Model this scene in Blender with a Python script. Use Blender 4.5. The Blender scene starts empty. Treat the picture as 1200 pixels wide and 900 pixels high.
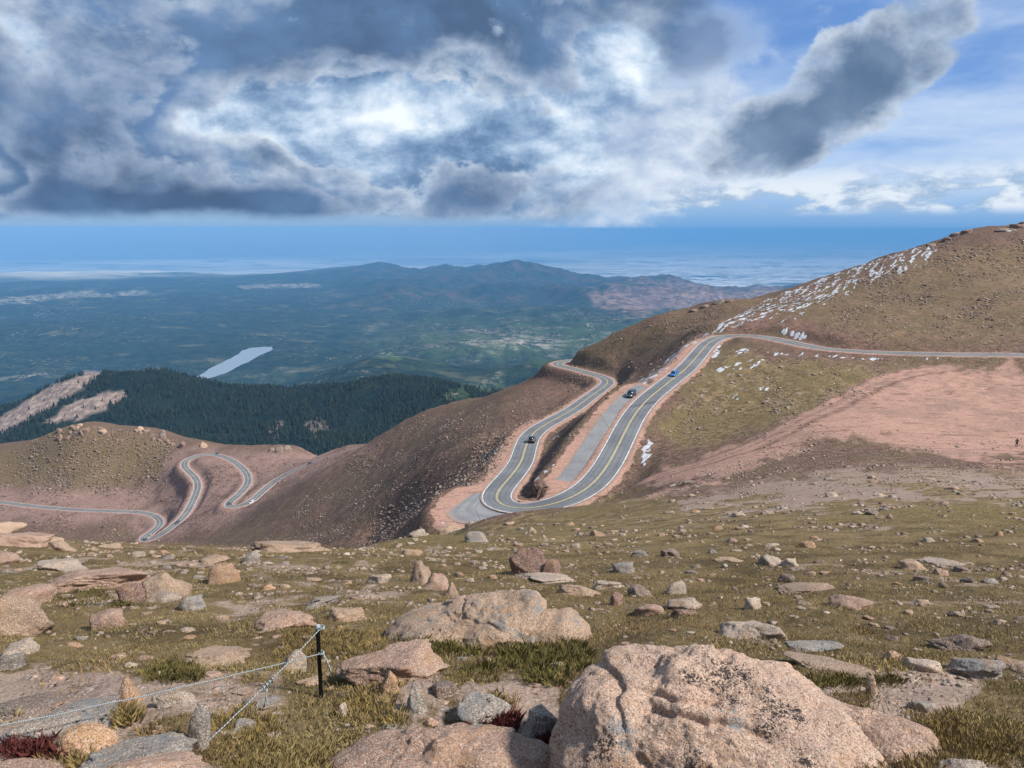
import bpy, bmesh, math, random, time
import numpy as np
from mathutils import Vector, Matrix
random.seed(7)
rng = np.random.default_rng(11)
S = bpy.context.scene
COL = S.collection
R = math.radians

# ------------------------------------------------------------------ camera
F = 924.0                       # focal length in pixels of the 1200 x 900 photograph
PITCH = math.atan(182.0 / F)    # eye level lies 182 px above the picture centre
cam_d = bpy.data.cameras.new("camera")
cam = bpy.data.objects.new("camera", cam_d)
COL.objects.link(cam)
cam_d.sensor_fit = 'HORIZONTAL'
cam_d.sensor_width = 36.0
cam_d.lens = 36.0 * F / 1200.0
cam_d.clip_start = 0.05
cam_d.clip_end = 2.0e6
cam.location = (0, 0, 0)
cam.rotation_euler = (math.pi / 2 - PITCH, 0, 0)
S.camera = cam
CP, SP = math.cos(PITCH), math.sin(PITCH)

# ------------------------------------------------------------------ render
S.render.engine = 'CYCLES'
S.cycles.use_denoising = True
try:
    S.cycles.denoiser = 'OPENIMAGEDENOISE'
except Exception:
    pass
S.cycles.max_bounces = 5
S.cycles.diffuse_bounces = 2
S.cycles.glossy_bounces = 2
S.cycles.transmission_bounces = 2
S.cycles.volume_bounces = 0
S.cycles.transparent_max_bounces = 6
S.cycles.caustics_reflective = False
S.cycles.caustics_refractive = False
S.view_settings.view_transform = 'Standard'
S.view_settings.look = 'None'
S.view_settings.gamma = 1.0
S.view_settings.use_curve_mapping = False
S.view_settings.exposure = 0.42

SUN_EL, SUN_AZ = R(45), R(110)     # azimuth clockwise from the view direction (+Y)
sun_d = bpy.data.lights.new("sun", 'SUN')
sun_d.energy = 4.3
sun_d.angle = R(6)
sun_d.color = (1.0, 0.955, 0.88)
sun = bpy.data.objects.new("sun", sun_d)
COL.objects.link(sun)
sdir = Vector((math.sin(SUN_AZ) * math.cos(SUN_EL), math.cos(SUN_AZ) * math.cos(SUN_EL), math.sin(SUN_EL)))
sun.rotation_euler = sdir.to_track_quat('Z', 'Y').to_euler()
sun.location = (0, 0, 60)


# ------------------------------------------------------------------ node helper
class NT:
    def __init__(self, tree):
        self.t = tree
        self.t.nodes.clear()

    def n(self, typ, **kw):
        nd = self.t.nodes.new(typ)
        for k, v in kw.items():
            if k.startswith('i_'):
                self.set(nd.inputs[k[2:].replace('_', ' ')], v)
            else:
                setattr(nd, k, v)
        return nd

    def set(self, sock, v):
        if hasattr(v, 'is_output'):
            self.t.links.new(v, sock)
        elif v is not None:
            try:
                sock.default_value = v
            except Exception:
                sock.default_value = tuple(v) + (1.0,)

    def m(self, op, a, b=None, c=None, clamp=False):
        nd = self.t.nodes.new('ShaderNodeMath')
        nd.operation = op
        nd.use_clamp = clamp
        self.set(nd.inputs[0], a)
        if b is not None:
            self.set(nd.inputs[1], b)
        if c is not None:
            self.set(nd.inputs[2], c)
        return nd.outputs[0]

    def ss(self, x, lo, hi):            # smoothstep
        nd = self.t.nodes.new('ShaderNodeMapRange')
        nd.interpolation_type = 'SMOOTHSTEP'
        self.set(nd.inputs[0], x)
        self.set(nd.inputs[1], lo)
        self.set(nd.inputs[2], hi)
        return nd.outputs[0]

    def mix(self, f, a, b, mode='MIX'):
        nd = self.t.nodes.new('ShaderNodeMix')
        nd.data_type = 'RGBA'
        nd.blend_type = mode
        nd.clamp_factor = True
        self.set(nd.inputs[0], f)
        for sock, v in ((nd.inputs[6], a), (nd.inputs[7], b)):
            if isinstance(v, (tuple, list)) and len(v) == 3:
                v = tuple(v) + (1.0,)
            self.set(sock, v)
        return nd.outputs[2]

    def noise(self, vec, scale, detail=4, rough=.55, dist=0.0, out=0):
        nd = self.t.nodes.new('ShaderNodeTexNoise')
        self.set(nd.inputs['Vector'], vec)
        self.set(nd.inputs['Scale'], scale)
        nd.inputs['Detail'].default_value = detail
        nd.inputs['Roughness'].default_value = rough
        nd.inputs['Distortion'].default_value = dist
        return nd.outputs[out]

    def vor(self, vec, scale, feature='F1', out='Distance', rand=1.0):
        nd = self.t.nodes.new('ShaderNodeTexVoronoi')
        nd.feature = feature
        self.set(nd.inputs['Vector'], vec)
        self.set(nd.inputs['Scale'], scale)
        nd.inputs['Randomness'].default_value = rand
        return nd.outputs[out]

    def mapv(self, vec, loc=(0, 0, 0), rot=(0, 0, 0), scale=(1, 1, 1)):
        nd = self.t.nodes.new('ShaderNodeMapping')
        self.set(nd.inputs['Vector'], vec)
        nd.inputs['Location'].default_value = loc
        nd.inputs['Rotation'].default_value = rot
        nd.inputs['Scale'].default_value = scale
        return nd.outputs[0]

    def attr(self, name, out='Fac'):
        nd = self.t.nodes.new('ShaderNodeAttribute')
        nd.attribute_name = name
        return nd.outputs[out]

    def bump(self, h, strength, dist):
        nd = self.t.nodes.new('ShaderNodeBump')
        self.set(nd.inputs['Strength'], strength)
        self.set(nd.inputs['Distance'], dist)
        self.set(nd.inputs['Height'], h)
        return nd.outputs[0]


def new_mat(name):
    m = bpy.data.materials.new(name)
    m.use_nodes = True
    return m, NT(m.node_tree)


def finish(nt, color, rough=.9, normal=None, spec=.2, metallic=0.0):
    b = nt.n('ShaderNodeBsdfPrincipled')
    if isinstance(color, tuple) and len(color) == 3:
        color = color + (1.0,)
    nt.set(b.inputs['Base Color'], color)
    nt.set(b.inputs['Roughness'], rough)
    nt.set(b.inputs['Metallic'], metallic)
    nt.set(b.inputs['Specular IOR Level'], spec)
    if normal is not None:
        nt.set(b.inputs['Normal'], normal)
    o = nt.n('ShaderNodeOutputMaterial')
    nt.t.links.new(b.outputs[0], o.inputs['Surface'])
    return b


def plain_mat(name, color, rough=.6, spec=.3, metallic=0.0, grain=.12, scale=30.0):
    m, nt = new_mat(name)
    tc = nt.n('ShaderNodeTexCoord').outputs['Object']
    nz = nt.noise(tc, scale, 3)
    c = nt.mix(nt.m('MULTIPLY', nz, grain * 2), color, tuple(x * .6 for x in color))
    finish(nt, c, rough, None, spec, metallic)
    return m


# ------------------------------------------------------------------ pixel <-> ray
def ray(px, py):
    """azimuth (rad, clockwise from +Y) and tangent of the depression angle of a photograph pixel"""
    u = (np.asarray(px, float) - 600.0) / F
    v = (np.asarray(py, float) - 450.0) / F
    fy = CP - v * SP
    return np.arctan2(u, fy), (SP + v * CP) / np.hypot(u, fy)


def proj(x, y, z):
    d = y * CP - z * SP
    d = np.where(d < 1e-3, 1e-3, d)
    return 600 + F * x / d, 450 + F * (-(y * SP + z * CP)) / d


def pz(px, py, drop):
    """point where the pixel's ray is `drop` metres below eye level"""
    a, t = ray(px, py)
    r = drop / t
    return np.array([r * math.sin(a), r * math.cos(a), -drop])


# ------------------------------------------------------------------ world: daylight sky with clouds
def AE(px, py):
    a, t = ray(px, py)
    return math.degrees(a), -math.degrees(math.atan(t))


def make_world():
    w = bpy.data.worlds.new("World")
    S.world = w
    w.use_nodes = True
    w.cycles.sampling_method = 'MANUAL'
    w.cycles.sample_map_resolution = 512
    nt = NT(w.node_tree)
    d = nt.n('ShaderNodeTexCoord').outputs['Generated']
    sx = nt.n('ShaderNodeSeparateXYZ')
    nt.set(sx.inputs[0], d)
    X, Y, Z = sx.outputs
    az = nt.m('MULTIPLY', nt.m('ARCTAN2', X, Y), 57.29578)
    el = nt.m('MULTIPLY', nt.m('ARCSINE', Z), 57.29578)
    sky = nt.n('ShaderNodeTexSky')
    sky.sky_type = 'NISHITA'
    sky.sun_disc = False
    sky.sun_elevation = SUN_EL
    sky.sun_rotation = SUN_AZ
    sky.altitude = 3900
    sky.air_density = 1.0
    sky.dust_density = 0.6
    sky.ozone_density = 1.4
    p = nt.mapv(d, scale=(1, 1, 1.45))

    def warp(vec, scale, amt, seed):
        wn = nt.n('ShaderNodeTexNoise')
        nt.set(wn.inputs['Vector'], nt.mapv(vec, loc=(seed, seed * .7, -seed)))
        wn.inputs['Scale'].default_value = scale
        wn.inputs['Detail'].default_value = 2
        vs = nt.n('ShaderNodeVectorMath', operation='SUBTRACT')
        nt.set(vs.inputs[0], wn.outputs['Color'])
        vs.inputs[1].default_value = (.5, .5, .5)
        vm = nt.n('ShaderNodeVectorMath', operation='SCALE')
        nt.set(vm.inputs[0], vs.outputs[0])
        vm.inputs['Scale'].default_value = amt
        va = nt.n('ShaderNodeVectorMath', operation='ADD')
        nt.set(va.inputs[0], vec)
        nt.set(va.inputs[1], vm.outputs[0])
        return va.outputs[0]
    q = warp(warp(p, 3.0, .07, 2.0), 12.0, .014, 5.0)

    def billow(vec):
        """cauliflower heads: rounded cells on three scales, broken up by noise"""
        o = None
        for sc_, wt in ((5.0, .36), (11.0, .32), (24.0, .24)):
            nd = nt.n('ShaderNodeTexVoronoi')
            nd.feature = 'SMOOTH_F1'
            nt.set(nd.inputs['Vector'], vec)
            nd.inputs['Scale'].default_value = sc_
            nd.inputs['Smoothness'].default_value = .35
            t_ = nt.m('MULTIPLY', nt.m('SUBTRACT', .52, nd.outputs['Distance']), wt)
            o = t_ if o is None else nt.m('ADD', o, t_)
        return nt.m('ADD', o, nt.m('MULTIPLY', nt.m('SUBTRACT', nt.noise(vec, 16.0, 9, .66), .5), .74))
    b0 = billow(q)
    b1 = billow(nt.mapv(q, loc=(.007, -.003, .015)))
    relief = nt.m('SUBTRACT', b0, b1)                                # sunlit heads, shaded undersides
    nA = nt.noise(q, 3.4, 5, .5)                                    # large masses
    nB = nt.noise(nt.mapv(q, loc=(1, 2, 5)), 8.0, 6, .52)           # medium masses
    dA = nt.m('SUBTRACT', nA, .5)
    dB = nt.m('SUBTRACT', nB, .5)
    dC = nt.m('SUBTRACT', nt.noise(nt.mapv(q, loc=(3, 1, 7)), 22.0, 8, .6), .5)
    wob = nt.m('ADD', nt.m('MULTIPLY', dA, 12.0), nt.m('ADD', nt.m('MULTIPLY', dB, 9.0), nt.m('MULTIPLY', b0, 7.0)))

    def line(p0, p1):
        """signed distance in degrees to the line p0 -> p1 (positive on its left)"""
        (a0, e0), (a1, e1) = AE(*p0), AE(*p1)
        L = math.hypot(a1 - a0, e1 - e0)
        nx, ny = -(e1 - e0) / L, (a1 - a0) / L
        return nt.m('ADD', nt.m('ADD', nt.m('MULTIPLY', az, nx), nt.m('MULTIPLY', el, ny)), -(a0 * nx + e0 * ny))

    def blob(px, py, rx, ry, ang=0.0, wobble=0.0):
        """elliptic bump of the sky direction; radii in pixels of the photograph"""
        a0, e0 = AE(px, py)
        k = 57.3 / F
        c, s_ = math.cos(R(ang)), math.sin(R(ang))
        da = nt.m('ADD', az, -a0)
        de = nt.m('ADD', el, -e0)
        if wobble:
            da = nt.m('ADD', da, nt.m('MULTIPLY', dB, wobble))
            de = nt.m('ADD', de, nt.m('MULTIPLY', dA, wobble))
        u = nt.m('MULTIPLY', nt.m('ADD', nt.m('MULTIPLY', da, c), nt.m('MULTIPLY', de, s_)), 1 / (rx * k))
        v = nt.m('MULTIPLY', nt.m('ADD', nt.m('MULTIPLY', da, -s_), nt.m('MULTIPLY', de, c)), 1 / (ry * k))
        return nt.m('SQRT', nt.m('ADD', nt.m('MULTIPLY', u, u), nt.m('MULTIPLY', v, v)))

    def bump(*a, **k):
        return nt.ss(blob(*a, **k), 1.0, 0.0)

    # --- masks
    right = line((690, 262), (850, -20))                        # the big bank ends along this slanting line
    base2 = nt.m('ADD', nt.m('MULTIPLY', nt.m('ADD', el, -.62), 1.6), nt.m('ADD', nt.m('MULTIPLY', dC, 1.2), nt.m('MULTIPLY', dB, 2.0)))
    bank = nt.m('MULTIPLY', nt.ss(nt.m('ADD', right, nt.m('MULTIPLY', wob, .6)), -.8, 2.6), nt.ss(base2, -.5, 1.0))
    rag = nt.m('ADD', nt.m('MULTIPLY', dB, .9), nt.m('ADD', nt.m('MULTIPLY', dC, .75), nt.m('MULTIPLY', b0, -.7)))
    lone_d = nt.m('MINIMUM', blob(1000, 100, 104, 58, 32, .8), blob(918, 152, 84, 50, 18, .8))
    lone = nt.ss(nt.m('ADD', lone_d, nt.m('ADD', nt.m('MULTIPLY', rag, .45), nt.m('MULTIPLY', b0, -.55))), 1.0, .86)
    up_d = nt.m('ADD', blob(812, 55, 92, 40, 8, 1.5), nt.m('MULTIPLY', rag, .7))
    upper = nt.m('MULTIPLY', nt.ss(up_d, 1.15, .6), .8)
    # bright cumulus between the bank and the lone cloud, and low puffs over the plain
    cum_d = nt.m('ADD', nt.m('MINIMUM', blob(770, 170, 150, 88, 35, 3.0), blob(750, 45, 60, 90, 0, 3.0)), nt.m('MULTIPLY', rag, 1.3))
    cum = nt.m('MULTIPLY', nt.ss(cum_d, 1.15, .5), .92)
    lowband = nt.m('MULTIPLY', nt.ss(el, .7, 1.5), nt.ss(el, 4.6, 2.6))
    pl = nt.m('ADD', nt.noise(nt.mapv(warp(d, 9.0, .05, 4.0), scale=(1, 1, 3.0)), 11.0, 8, .56), nt.m('MULTIPLY', nt.noise(nt.mapv(d, scale=(1, 1, 1.6)), 55.0, 5, .6), .12))
    low = nt.m('MULTIPLY', nt.m('MULTIPLY', lowband, nt.ss(az, 7.0, 12.0)), nt.ss(pl, .45, .56))
    cir = nt.noise(nt.mapv(q, rot=(0, R(-14), 0), scale=(1, 1, 2.6)), 4.0, 6, .55)
    veil = nt.m('MULTIPLY', nt.ss(cir, .30, .66), nt.ss(el, -.5, 3.0))
    rightness = nt.ss(az, 12.0, 26.0)
    veil = nt.m('MULTIPLY', veil, nt.m('ADD', .55, nt.m('MULTIPLY', rightness, .38)))
    gap = bump(905, 8, 130, 50, -12)
    veil = nt.m('MULTIPLY', veil, nt.m('SUBTRACT', 1.0, nt.m('MULTIPLY', gap, .8)))

    # --- light inside the bank: where the cloud is thin or opens towards the sun
    Bf = None
    for (bx, by, rx, ry, ang, s_) in ((470, 132, 220, 50, 6, .50), (425, 185, 100, 65, -20, .34), (300, 185, 120, 60, 20, .26), (330, 120, 170, 60, 10, .16),
                                      (60, 25, 120, 60, 0, .30), (735, 60, 65, 85, 55, .50), (690, 160, 120, 90, 40, .34),
                                      (10, 205, 40, 30, 0, .34), (230, 140, 80, 40, 30, .18),
                                      (120, 110, 200, 60, 15, -.14), (620, 25, 180, 70, 0, -.24), (250, 240, 400, 28, 0, -.30),
                                      (590, 222, 120, 45, 0, -.30), (60, 225, 170, 40, 0, -.14), (360, 30, 200, 60, 10, -.14)):
        t_ = nt.m('MULTIPLY', bump(bx, by, rx, ry, ang, wobble=3.0), s_)
        Bf = t_ if Bf is None else nt.m('ADD', Bf, t_)
    lit = nt.m('ADD', .5, nt.m('MULTIPLY', relief, 2.6), clamp=True)
    L = nt.m('ADD', .40, nt.m('MULTIPLY', Bf, .70))
    L = nt.m('ADD', L, nt.m('ADD', nt.m('MULTIPLY', dB, .9), nt.m('ADD', nt.m('MULTIPLY', b0, .75), nt.m('MULTIPLY', relief, 1.0))))
    L = nt.m('ADD', L, 0, clamp=True)
    ramp = nt.n('ShaderNodeValToRGB')
    nt.set(ramp.inputs[0], L)
    cr = ramp.color_ramp
    cr.elements[0].position, cr.elements[0].color = 0.0, (.070, .140, .265, 1)
    cr.elements[1].position, cr.elements[1].color = 1.0, (.70, .75, .80, 1)
    for pos, c in ((.25, (.120, .205, .345, 1)), (.5, (.24, .345, .50, 1)), (.75, (.46, .56, .68, 1))):
        e = cr.elements.new(pos)
        e.color = c
    bank_c = ramp.outputs[0]
    # darker heaps in front of that, each with a crisp head and a flat shaded belly
    for off_, sc_, thr_, dark_, mid_, bri_ in (((5, 3, 1), 5.5, .475, (.105, .178, .300), (.22, .315, .46), (.60, .65, .71)),
                                               ((9, 1, 4), 4.0, .475, (.078, .138, .248), (.155, .235, .37), (.50, .56, .65)),
                                               ((2, 8, 6), 3.2, .495, (.066, .118, .215), (.115, .185, .31), (.36, .43, .54))):
        n_ = nt.m('ADD', nt.noise(nt.mapv(q, loc=off_), sc_, 10, .55), nt.m('MULTIPLY', b0, .30))
        d_ = nt.m('SUBTRACT', n_, nt.m('ADD', thr_, nt.m('MULTIPLY', Bf, .36)))
        al_ = nt.ss(d_, -.008, .050)
        inn = nt.ss(d_, .0, .15)
        col_ = nt.mix(inn, nt.mix(lit, mid_, bri_), nt.mix(nt.m('ADD', nt.ss(dB, -.22, .24), nt.m('MULTIPLY', relief, 1.2), clamp=True), tuple(x * .82 for x in dark_), tuple(x * 1.45 for x in dark_)))
        bank_c = nt.mix(al_, bank_c, col_)
    # lone cloud: dark slate belly, lighter rim
    lone_in = nt.ss(nt.m('ADD', lone_d, nt.m('MULTIPLY', rag, 1.2)), 1.15, .35)
    lone_s = nt.m('ADD', nt.ss(nB, .30, .70), nt.m('MULTIPLY', relief, .5), clamp=True)
    lone_c = nt.mix(lone_in, nt.mix(lit, (.30, .40, .56), (.62, .68, .75)), nt.mix(lone_s, (.085, .142, .240), (.170, .245, .370)))
    up_c = nt.mix(nt.ss(up_d, .5, 1.0), (.17, .235, .36), (.40, .50, .65))
    cum_l = nt.m('ADD', nt.m('ADD', .42, nt.m('MULTIPLY', dB, 1.6)), nt.m('ADD', nt.m('MULTIPLY', relief, 1.3), nt.m('MULTIPLY', b0, .9)), clamp=True)
    cum_c = nt.mix(cum_l, (.25, .34, .49), (.66, .71, .77))
    low_c = nt.mix(nt.ss(nt.m('ADD', pl, nt.m('MULTIPLY', relief, .5)), .48, .64), (.28, .39, .54), (.60, .66, .72))
    K = 10.0       # the cloud colours below are radiances; the Background strength is 0.1

    def scaled(c):
        return nt.mix(1.0, c, (K, K, K), 'MULTIPLY')
    # horizon air: pale grey blue under the bank, bluer to the right
    hor = nt.ss(el, 3.2, -.2)
    hor_c = nt.mix(nt.ss(az, -8.0, 14.0), (.165, .30, .475), (.105, .27, .53))
    c = nt.mix(.5, sky.outputs[0], scaled((.075, .22, .58)))
    c = nt.mix(veil, c, scaled((.46, .56, .71)))
    c = nt.mix(nt.m('MULTIPLY', hor, .85), c, scaled(hor_c))
    c = nt.mix(low, c, scaled(low_c))
    c = nt.mix(cum, c, scaled(cum_c))
    c = nt.mix(upper, c, scaled(up_c))
    c = nt.mix(bank, c, scaled(bank_c))
    c = nt.mix(lone, c, scaled(lone_c))
    bg = nt.n('ShaderNodeBackground')
    nt.set(bg.inputs[0], c)
    bg.inputs[1].default_value = 0.1
    o = nt.n('ShaderNodeOutputWorld')
    nt.t.links.new(bg.outputs[0], o.inputs[0])


make_world()


# ------------------------------------------------------------------ numpy noise
def _h(ix, iy, iz, seed):
    h = (ix.astype(np.int64) * 374761393 + iy.astype(np.int64) * 668265263 + iz.astype(np.int64) * 2147483647 + seed * 1274126177) & 0xFFFFFFFF
    h = ((h ^ (h >> 13)) * 1274126177) & 0xFFFFFFFF
    h = ((h ^ (h >> 16)) * 2246822519) & 0xFFFFFFFF
    return (h ^ (h >> 15)) & 0xFFFFFFFF


def perlin2(x, y, seed=0):
    x0, y0 = np.floor(x), np.floor(y)
    fx, fy = x - x0, y - y0
    u, v = fx * fx * fx * (fx * (fx * 6 - 15) + 10), fy * fy * fy * (fy * (fy * 6 - 15) + 10)
    z = np.zeros_like(x0)

    def g(ox, oy):
        a = _h(x0 + ox, y0 + oy, z, seed) * (2 * math.pi / 4294967296.0)
        return np.cos(a) * (fx - ox) + np.sin(a) * (fy - oy)
    a = g(0, 0) + u * (g(1, 0) - g(0, 0))
    b = g(0, 1) + u * (g(1, 1) - g(0, 1))
    return (a + v * (b - a)) * 1.5


def vnoise3(p, seed=0):
    """value noise of an (n,3) array, about -1..1"""
    i = np.floor(p)
    f = p - i
    f = f * f * (3 - 2 * f)
    out = 0
    for dx in (0, 1):
        for dy in (0, 1):
            for dz in (0, 1):
                w = (f[:, 0] if dx else 1 - f[:, 0]) * (f[:, 1] if dy else 1 - f[:, 1]) * (f[:, 2] if dz else 1 - f[:, 2])
                out = out + w * (_h(i[:, 0] + dx, i[:, 1] + dy, i[:, 2] + dz, seed) / 2147483648.0 - 1.0)
    return out


def fbm3(p, octs=4, seed=0, gain=.5):
    o, a = 0, 1.0
    for k in range(octs):
        o = o + a * vnoise3(p * (2 ** k), seed + k)
        a *= gain
    return o


def sstep(x, lo, hi):
    t = np.clip((x - lo) / (hi - lo), 0, 1)
    return t * t * (3 - 2 * t)


def poly_sd(px, py, poly):
    """signed distance (positive inside) to a polygon"""
    px, py = np.asarray(px, float), np.asarray(py, float)
    best = np.full(px.shape, 1e9)
    inside = np.zeros(px.shape, bool)
    n = len(poly)
    for i in range(n):
        (x0, y0), (x1, y1) = poly[i], poly[(i + 1) % n]
        ex, ey = x1 - x0, y1 - y0
        t = np.clip(((px - x0) * ex + (py - y0) * ey) / (ex * ex + ey * ey + 1e-12), 0, 1)
        best = np.minimum(best, np.hypot(px - x0 - t * ex, py - y0 - t * ey))
        c = ((y0 > py) != (y1 > py)) & (px < ex * (py - y0) / (ey if abs(ey) > 1e-12 else 1e-12) + x0)
        inside ^= c
    return np.where(inside, best, -best)


# ------------------------------------------------------------------ roads: centre lines (pixel, pixel, metres below eye level)
ROAD_A = [(1420, 424, 35.5), (1330, 421, 36.5), (1200, 416, 37.5), (1140, 415.5, 38), (1087, 414.7, 38.3), (1030, 413, 38.8), (973, 409.5, 39.3), (945, 405, 39.6),
          (917, 399, 39.9), (895, 395, 40.2), (876, 393.2, 40.4), (858, 393.2, 40.8), (843, 395.5, 41.2), (832, 401, 41.7), (824, 408.7, 42.1), (813, 422, 42.8), (801, 434.5, 43.4),
          (789, 443.5, 43.9), (776, 454, 44.6), (760, 467, 45.6), (749, 479, 46.5), (738.7, 494, 47.6), (728, 515, 48.8), (714.7, 540.7, 50.2), (701, 560, 51.3),
          (686, 574, 52), (668, 584, 52.6), (649, 590.7, 53.1), (625, 595.5, 53.6), (606.7, 595.8, 54), (591, 593, 54.4), (582, 587.5, 54.8), (581.5, 580, 55.1),
          (588, 570, 55.6), (601, 555, 56.4), (611, 540, 57.3), (616, 524, 58.4), (622, 511, 59.5), (635, 500, 60.6), (655, 489, 62.2), (673, 478.5, 64), (688, 467.5, 66),
          (702, 457.5, 68), (710, 451, 69.5), (712, 446.5, 70.4), (706, 442, 71.4), (693, 438, 72.6), (675, 433, 73.8), (660, 429.5, 74.8), (653, 427, 75.5), (655, 424.8, 76.2), (668, 422.5, 77), (690, 421, 78.5)]
ROAD_B = [(455, 511, 153), (433, 519.5, 161), (414, 525.5, 167), (397, 531.7, 173), (367, 541.7, 182), (340, 553, 189), (320, 565, 195), (306, 577, 199), (297, 586, 201.5), (285, 592.5, 203),
          (272, 594.5, 204), (267, 590.5, 205), (279, 580, 206.3), (290, 567, 207.8), (289, 555, 209), (278, 543.5, 210.4), (263, 535.5, 211.8), (247, 532.5, 213), (230, 534, 214.2),
          (218, 539.5, 215.3), (216, 547, 216.2), (228, 559, 217.6), (232, 570, 219), (226, 587, 221.5), (217, 603, 224.5), (207, 613, 227), (195, 622, 230), (180, 632, 233),
          (168, 634.5, 235), (168, 630, 236), (181, 621.5, 237), (188, 612.5, 238.2), (182, 605, 239.3), (166, 600.5, 240.8), (133, 599, 243), (83, 597, 246), (33, 592.5, 249.5), (0, 588.5, 252), (-90, 580, 257)]
ROAD_C = [(556, 475.5, 122), (540, 476.5, 125.5), (520, 479, 129.5), (505, 481.5, 132.5), (493, 485, 136), (484, 491, 140)]
PULL_A = [(560, 582, 55.2), (552, 592, 55.0), (547, 602, 54.85), (562, 605, 54.7), (585, 602, 54.5), (606, 600, 54.2)]
PULL_B = [(664, 562, 51.9), (678, 543, 50.9), (694, 518, 49.4), (708, 497, 48.0), (722, 478, 46.9), (738, 462, 45.9), (750, 452.5, 45.2)]


def catmull(pts, step):
    P = np.array(pts)
    out = []
    for i in range(len(P) - 1):
        p0, p1, p2, p3 = P[max(i - 1, 0)], P[i], P[i + 1], P[min(i + 2, len(P) - 1)]
        n = max(2, int(np.linalg.norm(p2[:2] - p1[:2]) / step))
        for k in range(n):
            t = k / n
            out.append(.5 * ((2 * p1) + (-p0 + p2) * t + (2 * p0 - 5 * p1 + 4 * p2 - p3) * t * t + (-p0 + 3 * p1 - 3 * p2 + p3) * t ** 3))
    out.append(P[-1])
    return np.array(out)


def smooth_line(P, it=3):
    P = P.copy()
    for _ in range(it):
        P[1:-1] = .25 * P[:-2] + .5 * P[1:-1] + .25 * P[2:]
    return P


LINES = {}
for nm, pts, st in (('A', ROAD_A, 2.0), ('B', ROAD_B, 4.0), ('C', ROAD_C, 4.0), ('PA', PULL_A, 2.0), ('PB', PULL_B, 2.0)):
    LINES[nm] = smooth_line(catmull([pz(*p) for p in pts], st), 3)
ROAD_W = 6.9

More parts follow.
